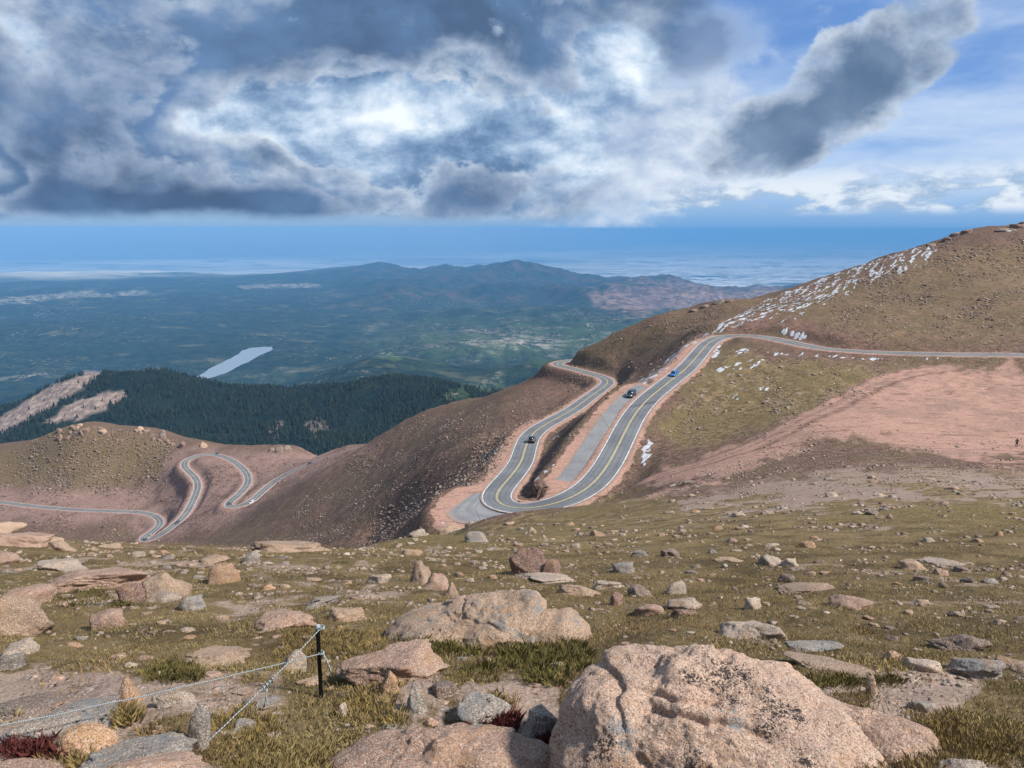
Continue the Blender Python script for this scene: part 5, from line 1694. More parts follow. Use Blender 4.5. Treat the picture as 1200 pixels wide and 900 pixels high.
sxx, syy, szz = bil(XX, ci, cj), bil(YY, ci, cj), bil(ZZ, ci, cj)
spx, spy = proj(sxx, syy, szz)
p0, p1 = pz(760, 440, 46), pz(900, 362, 36)
dv = (p1 - p0)[:2] / np.linalg.norm((p1 - p0)[:2])
uu, vv_ = sxx * dv[0] + syy * dv[1], -sxx * dv[1] + syy * dv[0]
sn_ = .42 * perlin2(uu / 24, vv_ / 2.4, 141) + .42 * perlin2(uu / 8, vv_ / 1.2, 142) + .34 * perlin2(uu / 2.6, vv_ / .8, 143)
sm = np.full(spx.shape, -1.0)
for poly, bias in SNOWS:
    sd_ = poly_sd(spx, spy, poly)
    sm = np.maximum(sm, np.clip(sd_ / 7.0, -1.2, .16) + bias)
sm = sm + sn_ * 1.05 - .42
srd, _ = road_near(sxx.ravel(), syy.ravel())
sm = np.where(srd.reshape(sm.shape) < .6, -1, sm)
qm = (sm[:, :-1, :-1] + sm[:, 1:, :-1] + sm[:, :-1, 1:] + sm[:, 1:, 1:]) / 4 > .0
szz = szz + .05 + .2 * np.clip(sm, 0, .6)
n_s = (SUBD + 1) ** 2
base = (np.arange(len(ci)) * n_s)[:, None, None] + (np.arange(SUBD)[:, None] * (SUBD + 1) + np.arange(SUBD)[None])[None]
quads = np.stack([base, base + 1, base + SUBD + 2, base + SUBD + 1], -1)[qm]
used, inv = np.unique(quads, return_inverse=True)
vv = np.stack([sxx, syy, szz], -1).reshape(-1, 3)[used]
m, nt = new_mat("old_snow")
P = nt.n('ShaderNodeTexCoord').outputs['Object']
finish(nt, nt.mix(nt.ss(nt.noise(P, .9, 5, .65), .40, .64), (.56, .58, .61), (.38, .37, .37)), .7, nt.bump(nt.noise(P, 2.5, 4), .5, .3), .2)
snow = mesh_obj("snow", vv, inv.reshape(-1, 4), m)
tag(snow, kind='stuff')

# ------------------------------------------------------------------ turf: blades in tufts
m, nt = new_mat("grass_blades")
tn = nt.attr('tint', 'Color')
b_ = finish(nt, tn, .75, None, .15)
GRASS = m


def blades(name, pos, nb, hgt, wid, tint, seed, spread, lean=.75):
    """pos (n,3) tuft feet; nb blades each; hgt, wid, spread per tuft; tint (n,3)"""
    g = np.random.default_rng(seed)
    n = len(pos)
    an = g.uniform(0, 6.283, (n, nb))
    rad = np.sqrt(g.uniform(0, 1, (n, nb))) * spread[:, None]
    bxy = pos[:, None, :2] + np.stack([np.cos(an) * rad, np.sin(an) * rad], -1)
    bz = np.repeat(pos[:, None, 2], nb, 1)
    hh = hgt[:, None] * g.uniform(.5, 1.15, (n, nb))
    l_an = an + g.normal(0, .8, (n, nb))
    ln = hh * lean * g.uniform(.2, 1.3, (n, nb))
    face_ = g.uniform(0, 3.1416, (n, nb))
    wx, wy = np.cos(face_) * wid[:, None] * .5, np.sin(face_) * wid[:, None] * .5
    V = np.empty((n, nb, 4, 3), np.float32)
    V[..., 0, 0], V[..., 0, 1], V[..., 0, 2] = bxy[..., 0] - wx, bxy[..., 1] - wy, bz - .015
    V[..., 1, 0], V[..., 1, 1], V[..., 1, 2] = bxy[..., 0] + wx, bxy[..., 1] + wy, bz - .015
    mx, my = bxy[..., 0] + np.cos(l_an) * ln * .35, bxy[..., 1] + np.sin(l_an) * ln * .35
    V[..., 2, 0], V[..., 2, 1], V[..., 2, 2] = mx + wx * .3, my + wy * .3, bz + hh * .6
    V[..., 3, 0], V[..., 3, 1], V[..., 3, 2] = bxy[..., 0] + np.cos(l_an) * ln, bxy[..., 1] + np.sin(l_an) * ln, bz + hh
    k = np.arange(n * nb) * 4
    Tr = np.concatenate([np.stack([k, k + 1, k + 2], -1), np.stack([k, k + 2, k + 3], -1)])
    o = mesh_obj(name, V.reshape(-1, 3), None, GRASS, None, True, Tr)
    tb = np.repeat(tint[:, None], nb, 1) * g.uniform(.75, 1.25, (n, nb, 1))
    at = o.data.attributes.new('tint', 'FLOAT_COLOR', 'POINT')
    at.data.foreach_set("color", np.repeat(np.concatenate([tb, np.ones((n, nb, 1))], -1).reshape(-1, 4), 4, 0).astype(np.float32).ravel())
    return o


def clear_of_rocks(x, y, margin=.85):
    ok = np.ones(len(x), bool)
    for (_, _, _, _, cx, cy, hx, hy) in ROCKS:
        if cx * cx + cy * cy < 120 ** 2:
            a = math.atan2(cx, cy)
            dx, dy = x - cx, y - cy
            u, v = dx * math.cos(a) - dy * math.sin(a), dx * math.sin(a) + dy * math.cos(a)
            ok &= (u / (hx * margin)) ** 2 + (v / (hy * margin)) ** 2 > 1
    return ok


LUSH = np.array([.108, .094, .038])
STRAW = np.array([.40, .305, .14])
OLIVE = np.array([.215, .156, .068])
RUST = np.array([.20, .115, .06])
GRN = (1 - np.clip(bare * 1.0, 0, .97))
Wg = sstep(RR, 2.2, 2.6) * (1 - sstep(RR, 38, 60)) * zone(FORE, 6) * (1 - .93 * sstep(bare, .35, .6))
a_, r_ = sample(Wg, 62000, 301)
x_, y_ = r_ * np.sin(a_), r_ * np.cos(a_)
ok = clear_of_rocks(x_, y_)
a_, r_, x_, y_ = a_[ok], r_[ok], x_[ok], y_[ok]
z_ = surf(a_, r_)
t1 = perlin2(x_ / .9, y_ / .9, 151)
t2 = perlin2(x_ / 4.5, y_ / 4.5, 152)
f1 = np.clip(.45 + .8 * t1 + .25 * t2, 0, 1)[:, None]
f2 = np.clip(.2 + .9 * t2, 0, 1)[:, None]
tint = OLIVE * (1 - f1) + STRAW * f1
tint = tint * (1 - .6 * f2) + LUSH * .6 * f2
rk = (perlin2(x_ / 1.7, y_ / 1.7, 153) > .25)[:, None]
tint = np.where(rk, tint * .5 + RUST * .5, tint)
hg = (.020 + .028 * np.clip(.5 + t1, 0, 1)) * rng.uniform(.7, 1.3, len(a_))
wd = np.maximum(.0023, r_ * .00045)
sp_ = np.clip(r_ * .010, .04, .3)
gr = blades("grass", np.c_[x_, y_, z_], 6, hg, wd, tint, 1, sp_)
tag(gr, kind='stuff')

# lush tussocks where rocks give shelter
tpos, th, tt = [], [], []
for (x0, y0, x1, y1, n_, h0, colr) in [(470, 742, 600, 770, 90, .16, LUSH), (590, 752, 690, 785, 100, .15, LUSH), (610, 775, 660, 805, 40, .17, LUSH * 1.15), (545, 780, 575, 800, 24, .14, LUSH), (520, 745, 560, 765, 24, .15, LUSH),
                                       (0, 700, 60, 760, 0, .1, LUSH), (60, 690, 170, 712, 80, .13, LUSH * .9), (175, 778, 230, 800, 50, .13, LUSH), (130, 825, 160, 850, 24, .14, OLIVE), (60, 875, 110, 900, 26, .14, OLIVE),
                                       (330, 740, 460, 775, 120, .11, OLIVE * 1.1), (250, 830, 330, 880, 60, .10, OLIVE * 1.1), (395, 800, 470, 850, 80, .10, OLIVE * 1.2), (540, 820, 600, 850, 46, .11, OLIVE * 1.15), (900, 795, 1060, 806, 90, .09, LUSH),
                                       (1070, 840, 1200, 900, 120, .08, OLIVE * 1.1), (270, 880, 380, 905, 60, .08, OLIVE)]:
    for k in range(n_):
        p, r = hit(rng.uniform(x0, x1), rng.uniform(y0, y1))
        tpos.append(p)
        th.append(h0 * rng.uniform(.3, .75))
        tt.append(np.array(colr) * rng.uniform(.7, 1.3) + np.array([.05, .035, .0]) * rng.uniform(0, 1))
tpos = np.array(tpos)
ok = clear_of_rocks(tpos[:, 0], tpos[:, 1], .8)
tz = surf_xy(tpos[:, 0], tpos[:, 1])
tpos[:, 2] = tz
tus = blades("tall_grass", tpos[ok], 34, np.array(th)[ok], np.full(ok.sum(), .0026), np.array(tt)[ok], 2, np.full(ok.sum(), .075), .6)
tag(tus, kind='stuff')
# three dark red cushion plants
for (cx, cy, w, label) in [(588, 858, 46, "dark red leafy plant growing on the blue grey slab"), (648, 884, 26, "dry dark red plant wedged between rough grey slab and great pink boulder"), (30, 893, 60, "dark red plant cushion at the bottom left below the lichen covered slab")]:
    p, r = hit(cx, cy)
    n_ = 40
    mpp = r * 1.15 / F
    pp = np.c_[p[0] + rng.normal(0, w * mpp * .28, n_), p[1] + rng.normal(.1, .06, n_), np.zeros(n_)]
    pp[:, 2] = surf_xy(pp[:, 0], pp[:, 1]) + .03
    o = blades("red_plant", pp, 22, rng.uniform(.05, .10, n_), np.full(n_, .0034), np.tile([.105, .03, .026], (n_, 1)) * rng.uniform(.6, 1.6, (n_, 1)), 5, np.full(n_, .05), .7)
    tag(o, label, 'plant')

# ------------------------------------------------------------------ trail fence: stake and ropes
STEEL = plain_mat("black_steel", (.022, .022, .024), .5, .4, .6)
ROD = plain_mat("bare_wire", (.30, .25, .18), .5, .4, .5)
m, nt = new_mat("white_rope")
P = nt.n('ShaderNodeTexCoord').outputs['Object']
wv = nt.n('ShaderNodeTexWave')
nt.set(wv.inputs['Vector'], P)
wv.inputs['Scale'].default_value = 26.0
finish(nt, nt.mix(nt.ss(wv.outputs['Fac'], .3, .8), (.40, .42, .41), (.20, .26, .28)), .8, nt.bump(wv.outputs['Fac'], .6, .01), .2)
ROPE = m


def tube(name, pts, rad, mat, parent=None, seg=8, cap=True):
    P = np.array(pts, float)
    d = np.gradient(P, axis=0)
    d /= np.linalg.norm(d, axis=1)[:, None]
    up = np.array([0, 0, 1.0]) if abs(d[0][2]) < .9 else np.array([1.0, 0, 0])
    rad = np.broadcast_to(rad, (len(P),))
    V = []
    for p, t, r in zip(P, d, rad):
        s_ = np.cross(t, up)
        s_ /= np.linalg.norm(s_)
        u = np.cross(s_, t)
        for k in range(seg):
            a = 2 * math.pi * k / seg
            V.append(p + r * (math.cos(a) * s_ + math.sin(a) * u))
    n = len(P)
    i = np.arange(n - 1)[:, None]
    k = np.arange(seg)[None]
    q = np.stack([i * seg + k, i * seg + (k + 1) % seg, (i + 1) * seg + (k + 1) % seg, (i + 1) * seg + k], -1).reshape(-1, 4)
    tris = []
    if cap:
        V.append(P[0])
        V.append(P[-1])
        for k_ in range(seg):
            tris.append((n * seg, (k_ + 1) % seg, k_))
            tris.append((n * seg + 1, (n - 1) * seg + k_, (n - 1) * seg + (k_ + 1) % seg))
    return mesh_obj(name, V, q, mat, parent, True, tris)


def empty(name, loc, rz=0, label=None, cat=None, group=None):
    o = bpy.data.objects.new(name, None)
    COL.objects.link(o)
    o.empty_display_size = .2
    o.location = loc
    o.rotation_euler = (0, 0, rz)
    return tag(o, label, cat, group)


pb_, pr_ = hit(376.5, 818)


def at_r(px, py, yw):
    """point of the pixel's ray at forward distance yw"""
    a, t = ray(px, py)
    r = yw / math.cos(a)
    return np.array([r * math.sin(a), yw, -t * r])


yw = pb_[1]
top = at_r(376.5, 734, yw)
tip = at_r(376.5, 704, yw)
mid_p = at_r(376.5, 765, yw)
stake = empty("fence_stake", tuple(pb_), 0, "thin black steel stake with a bare rod on top, standing in the turf", "fence stake")


def loc_(p):
    return np.array(p) - pb_


H_ = top[2] - pb_[2]
# T-section post: flange and web
bm = bmesh.new()
for (sx, sy, ox, oy) in ((.034, .006, 0, 0), (.006, .026, 0, .0155)):
    r_ = bmesh.ops.create_cube(bm, size=1)
    for v in r_['verts']:
        v.co = Vector((v.co.x * sx + ox, v.co.y * sy + oy, (v.co.z + .5) * (H_ + .25) - .25))
for k in range(10):       # studs along the flange
    r_ = bmesh.ops.create_cube(bm, size=1)
    for v in r_['verts']:
        v.co = Vector((v.co.x * .014, v.co.y * .008 - .0065, v.co.z * .012 + H_ * (.08 + .09 * k)))
me = bpy.data.meshes.new("post")
bm.to_mesh(me)
bm.free()
me.materials.append(STEEL)
o = bpy.data.objects.new("post", me)
COL.objects.link(o)
o.parent = stake
lt = loc_(tip)
tube("rod", [(0, 0, H_ - .04), (.002, 0, H_ + (lt[2] - H_) * .5), (0, 0, lt[2])], .005, ROD, stake, 6)
tube("crossbar", [(-.018, 0, lt[2] - .012), (0, 0, lt[2] - .004), (.03, 0, lt[2] + .002)], .006, STEEL, stake, 6)
tube("cap", [(0, 0, H_ - .03), (0, 0, H_ - .01), (0, 0, H_ + .012), (0, 0, H_ + .022)], [.018, .020, .018, .006], plain_mat("grey_cap", (.35, .38, .38), .6), stake, 10)


def rope_curve(p0, p1, sag, n=40, wob=.004):
    t = np.linspace(0, 1, n)[:, None]
    P = p0 * (1 - t) + p1 * t
    P[:, 2] -= (4 * t * (1 - t))[:, 0] * sag
    P[:, 2] += wob * np.sin(t[:, 0] * 37) * (1 - np.abs(2 * t[:, 0] - 1))
    return P


def coil(c, ax, rad, turns, rr):
    t = np.linspace(0, turns * 2 * math.pi, int(turns * 14))
    h = np.linspace(-.5, .5, len(t))
    return np.stack([c[0] + np.cos(t) * rad, c[1] + np.sin(t) * rad, c[2] + h * ax], -1)


ro = tube("rope", rope_curve(mid_p + np.array([-.01, -.02, 0]), at_r(-170, 884, 4.3), .03), .0046, ROPE)
tag(ro, "white rope from the middle of the stake to the left edge, low over the ground", "rope")
tube("wrap", coil(mid_p, .025, .021, 2.5, .008), .005, ROPE, ro)
tube("loose_end", [mid_p + np.array([.02, -.02, 0]), mid_p + np.array([.05, -.03, -.05]), mid_p + np.array([.075, -.03, -.13]), mid_p + np.array([.082, -.02, -.185])], .007, ROPE, ro)
end2, _ = hit(233, 880)
start2 = top + np.array([-.01, -.03, -.015])
c2 = rope_curve(start2, end2 + np.array([0, 0, .01]), .02)
ro2 = tube("rope", c2, .0046, ROPE)
tag(ro2, "knotted white rope slanting from the top of the stake down to the ground", "rope")
tube("wrap", coil(top + np.array([0, 0, -.012]), .03, .022, 2.5, .008), .005, ROPE, ro2)
i_k = int(np.argmin(np.abs(proj(c2[:, 0], c2[:, 1], c2[:, 2])[0] - 311)))
kc = c2[i_k]
dk = (c2[i_k + 1] - c2[i_k - 1])
dk /= np.linalg.norm(dk)
sd_ = np.cross(dk, [0, 0, 1.0])
sd_ /= np.linalg.norm(sd_)
ud_ = np.cross(sd_, dk)
tt_ = np.linspace(0, 4 * 2 * math.pi, 60)
kn = kc + np.linspace(-.075, .055, 60)[:, None] * dk + .017 * (np.cos(tt_)[:, None] * sd_ + np.sin(tt_)[:, None] * ud_)
tube("knot", kn, .0046, ROPE, ro2)
tube("loose_end", [kc, kc + np.array([.01, -.02, -.05]), kc + np.array([-.005, -.03, -.12]), kc + np.array([-.02, -.03, -.17])], .006, ROPE, ro2)

# ------------------------------------------------------------------ cars
def glass_mat():
    m, nt = new_mat("car_glass")
    finish(nt, (.012, .016, .02), .06, None, .8)
    return m


GLASS = glass_mat()
TYRE = plain_mat("tyre_rubber", (.018, .018, .018), .85, .2)
RIM = plain_mat("alloy_rim", (.42, .43, .45), .35, .5, .8)
LAMP_W = plain_mat("headlamp_glass", (.62, .64, .66), .15, .6)
LAMP_R = plain_mat("tail_lamp_glass", (.28, .015, .012), .2, .6)
TRIM = plain_mat("black_trim", (.02, .02, .021), .6, .3)


def paint(name, c):
    m, nt = new_mat(name)
    P = nt.n('ShaderNodeTexCoord').outputs['Object']
    dust = nt.ss(nt.noise(P, 3.0, 4, .6), .45, .8)
    b = finish(nt, nt.mix(nt.m('MULTIPLY', dust, .16), c, (.30, .22, .18)), .28, None, .5)
    b.inputs['Coat Weight'].default_value = .6
    return m


def loft(name, rings, mat, parent):
    n = len(rings[0])
    V = np.array(rings, float).reshape(-1, 3)
    i = np.arange(len(rings) - 1)[:, None]
    k = np.arange(n)[None]
    q = np.stack([i * n + k, (i + 1) * n + k, (i + 1) * n + (k + 1) % n, i * n + (k + 1) % n], -1).reshape(-1, 4)
    me_tris = []
    V = list(map(tuple, V))
    for base, rev in ((0, False), ((len(rings) - 1) * n, True)):
        c = np.mean(np.array(V[base:base + n]), 0)
        V.append(tuple(c))
        ci_ = len(V) - 1
        for k_ in range(n):
            a, b = base + k_, base + (k_ + 1) % n
            me_tris.append((ci_, a, b) if not rev else (ci_, b, a))
    o = mesh_obj(name, V, q, mat, parent, True, me_tris)
    return o


def ring(y, w, z0, z1, rnd=.09):
    p = [(-w + rnd * .6, z0), (w - rnd * .6, z0), (w, z0 + rnd), (w, z0 + (z1 - z0) * .6), (w * .97, z1 - rnd), (w * .97 - rnd, z1), (-w * .97 + rnd, z1), (-w * .97, z1 - rnd), (-w, z0 + (z1 - z0) * .6), (-w, z0 + rnd)]
    return [(x, y, z) for x, z in p]


def quad(name, pts, mat, parent):
    """a pane or lamp with a little thickness"""
    P = np.array(pts, float)
    nrm = np.cross(P[1] - P[0], P[3] - P[0])
    nrm /= np.linalg.norm(nrm)
    V = np.vstack([P + nrm * .012, P - nrm * .03])
    q = [(0, 1, 2, 3), (7, 6, 5, 4), (0, 4, 5, 1), (1, 5, 6, 2), (2, 6, 7, 3), (3, 7, 4, 0)]
    return mesh_obj(name, V, q, mat, parent, False)


def make_car(body_mat, style):
    """front towards +Y, wheels on z = 0"""
    L, W_, belt, roof = {'suv': (4.7, .93, .98, 1.70), 'sedan': (4.6, .90, .88, 1.42), 'hatch': (4.1, .88, .90, 1.48)}[style]
    root = empty("car", (0, 0, 0))
    h = L / 2
    bonnet = belt - (.04 if style == 'suv' else .10)
    tailz = belt - (.0 if style != 'sedan' else .02)
    st = [(-h, W_ * .82, .42, tailz - .16), (-h + .10, W_ * .93, .30, tailz - .03), (-h + .55, W_, .24, tailz), (-.3, W_, .22, belt), (.75, W_, .22, belt), (h - 1.15, W_ * .99, .24, bonnet),
          (h - .5, W_ * .96, .26, bonnet - .08), (h - .12, W_ * .88, .30, bonnet - .2), (h, W_ * .74, .40, bonnet - .34)]
    loft("body", [ring(*s_) for s_ in st][::-1], body_mat, root)
    if style == 'sedan':
        ys = (-1.62, -.98, .35, 1.12)
    elif style == 'suv':
        ys = (-h + .12, -h + .42, .45, 1.18)
    else:
        ys = (-h + .14, -h + .55, .40, 1.12)
    wb, wt = W_ * .94, W_ * .76
    b0, t0, t1, b1 = ys
    zb, zt = belt - .03, roof
    V = [(-wb, b0, zb), (wb, b0, zb), (wb, b1, zb), (-wb, b1, zb), (-wt, t0, zt - .05), (wt, t0, zt - .05), (wt, t1, zt - .05), (-wt, t1, zt - .05),
         (-wt * .85, t0 + .12, zt), (wt * .85, t0 + .12, zt), (wt * .85, t1 - .14, zt), (-wt * .85, t1 - .14, zt)]
    q = [(0, 1, 5, 4), (1, 2, 6, 5), (2, 3, 7, 6), (3, 0, 4, 7), (4, 5, 9, 8), (5, 6, 10, 9), (6, 7, 11, 10), (7, 4, 8, 11), (8, 9, 10, 11)]
    mesh_obj("cabin", V, q, body_mat, root, False)

    def lerp(a, b, t):
        return tuple(np.array(a) * (1 - t) + np.array(b) * t)

    def pane(name, A, B, C_, D_, mx, my0, my1):
        # A, B bottom corners; C_, D_ top corners (C_ above B)
        l0, r0 = lerp(A, D_, my0), lerp(B, C_, my0)
        l1, r1 = lerp(A, D_, my1), lerp(B, C_, my1)
        quad(name, [lerp(l0, r0, mx), lerp(l0, r0, 1 - mx), lerp(l1, r1, 1 - mx), lerp(l1, r1, mx)], GLASS, root)
    pane("rear_window", V[0], V[1], V[5], V[4], .09, .16, .92)
    pane("windscreen", V[2], V[3], V[7], V[6], .06, .10, .95)
    m0, m1 = lerp(V[1], V[2], .52), lerp(V[5], V[6], .50)
    pane("side_window", V[1], m0, m1, V[5], .10, .16, .92)
    pane("side_window", m0, V[2], V[6], m1, .08, .16, .92)
    m0, m1 = lerp(V[3], V[0], .48), lerp(V[7], V[4], .50)
    pane("side_window", V[3], m0, m1, V[7], .08, .16, .92)
    pane("side_window", m0, V[0], V[4], m1, .10, .16, .92)
    wr = .36 if style == 'suv' else .32
    for sx in (-1, 1):
        for sy in (-h + .85, h - .88):
            ang = np.linspace(0, 2 * math.pi, 19)[:-1]
            rings = []
            for xo, rr in ((-.11, wr * .86), (-.09, wr), (.09, wr), (.11, wr * .86)):
                rings.append([(sx * (W_ - .09) + xo, sy + math.cos(a) * rr, wr + math.sin(a) * rr) for a in ang])
            wl = loft("wheel", rings[::-1], TYRE, root)
            rr = []
            for xo, rd_ in ((.0, wr * .62), (.022, wr * .60), (.03, wr * .2)):
                rr.append([(sx * (W_ - .09 + .108) + sx * xo * .5, sy + math.cos(a) * rd_, wr + math.sin(a) * rd_) for a in ang])
            loft("rim", rr, RIM, wl)
        x0, x1 = sx * W_ * .50, sx * W_ * .84
        zf = bonnet - .30
        quad("headlight", [(x0, h - .02, zf), (x1, h - .14, zf), (x1, h - .16, zf + .13), (x0, h - .05, zf + .13)] if sx < 0 else [(x1, h - .14, zf), (x0, h - .02, zf), (x0, h - .05, zf + .13), (x1, h - .16, zf + .13)], LAMP_W, root)
        zr = tailz - .30
        quad("tail_light", [(x1, -h + .015, zr), (x0, -h - .005, zr), (x0, -h + .02, zr + .15), (x1, -h + .05, zr + .15)] if sx > 0 else [(x0, -h - .005, zr), (x1, -h + .015, zr), (x1, -h + .05, zr + .15), (x0, -h + .02, zr + .15)], LAMP_R, root)
        quad("mirror", [(sx * (W_ - .02), 1.0, belt), (sx * (W_ + .17), .97, belt + .01), (sx * (W_ + .17), .97, belt + .13), (sx * (W_ - .02), 1.0, belt + .12)], body_mat, root)
    mesh_obj("bumper", np.array(ring(-h - .02, W_ * .8, .36, .60, .04) + ring(-h + .08, W_ * .9, .34, .60, .04)), [(i, (i + 1) % 10, 10 + (i + 1) % 10, 10 + i) for i in range(10)], TRIM, root, False, [(0, i + 1, i) for i in range(1, 9)])
    if style == 'suv':
        for sx in (-1, 1):
            tube("roof_rail", [(sx * wt * .86, t0 + .1, roof + .01), (sx * wt * .86, t0 + .3, roof + .06), (sx * wt * .86, t1 - .3, roof + .06), (sx * wt * .86, t1 - .1, roof + .01)], .02, TRIM, root, 6)
    return root


def copy_tree(o, parent=None):
    c = o.copy()
    COL.objects.link(c)
    if parent is not None:
        c.parent = parent
    for ch in list(o.children):
        copy_tree(ch, c)
    return c


BLUE, DARKP, BLACKP = paint("blue_paint", (.02, .17, .46)), paint("dark_blue_paint", (.035, .05, .065)), paint("black_paint", (.012, .012, .014))
SILV, GREYP, WHITEP = paint("white_paint_car", (.70, .71, .72)), paint("grey_paint", (.09, .095, .105)), paint("silver_paint", (.40, .41, .42))


def put_car(root, px, py, line, sign, label, off=0.0, group=None, up=.02):
    P = LINES[line]
    p, r = hit(px, py, 100)
    a, t = ray(px, py)
    # land on the road level rather than on whatever hides it
    i = int(np.argmin(np.hypot(*(np.stack(proj(P[:, 0], P[:, 1], P[:, 2])) - np.array([[px], [py]])))))
    i = min(max(i, 2), len(P) - 3)
    d = P[i + 2] - P[i - 2]
    d = d / np.linalg.norm(d)
    fwd = Vector(d * sign)
    z = P[i][2]
    rr = -z / t
    pos = np.array([rr * math.sin(a), rr * math.cos(a)])
    # keep the height of the road at the foot of the perpendicular
    k = (pos - P[i][:2]) @ d[:2]
    pos3 = Vector((pos[0], pos[1], z + k * d[2] / max(1e-6, np.linalg.norm(d[:2])) + up))
    right_ = fwd.cross(Vector((0, 0, 1))).normalized()
    upv = right_.cross(fwd).normalized()
    M = Matrix((right_, fwd, upv)).transposed().to_4x4()
    M.translation = pos3
    root.matrix_world = M
    tag(root, label, 'car', group)
    return root


c1 = put_car(make_car(BLUE, 'hatch'), 790, 440.5, 'A', 1, "bright blue car coming down the upper road, straddling the left lane")
c2_ = put_car(make_car(DARKP, 'suv'), 739.5, 463.5, 'PB', -1, "dark blue grey car stopped at the top of the long pullout", up=.0)
c3 = put_car(make_car(BLACKP, 'suv'), 623.3, 518.5, 'A', 1, "black car seen from behind on the lower leg of the hairpin")
g_ = "tiny cars on the distant switchbacks"
base_dark, base_white, base_grey = make_car(GREYP, 'sedan'), make_car(SILV, 'suv'), make_car(WHITEP, 'sedan')
put_car(base_dark, 254.5, 531.5, 'B', 1, "tiny dark car on the topmost curve of the switchbacks", group=g_)
put_car(copy_tree(base_dark), 363, 542.5, 'B', 1, "tiny dark car on the straight running up to the right from the switchbacks", group=g_)
put_car(copy_tree(base_dark), 269, 590.5, 'B', 1, "tiny dark car in the sharp bend under the middle loop of the switchbacks", group=g_)
put_car(base_white, 295, 588, 'B', 1, "tiny pale car just right of the sharp bend of the switchbacks", group=g_)
put_car(copy_tree(base_dark), 208, 611.5, 'B', 1, "tiny dark car at the lower end of the leg going down left", group=g_)
put_car(copy_tree(base_dark), 170, 632.5, 'B', -1, "tiny dark car in the lowest hairpin of the switchbacks", group=g_)
put_car(base_grey, 177, 627.5, 'B', 1, "tiny silver car leaving the lowest hairpin of the switchbacks", group=g_)

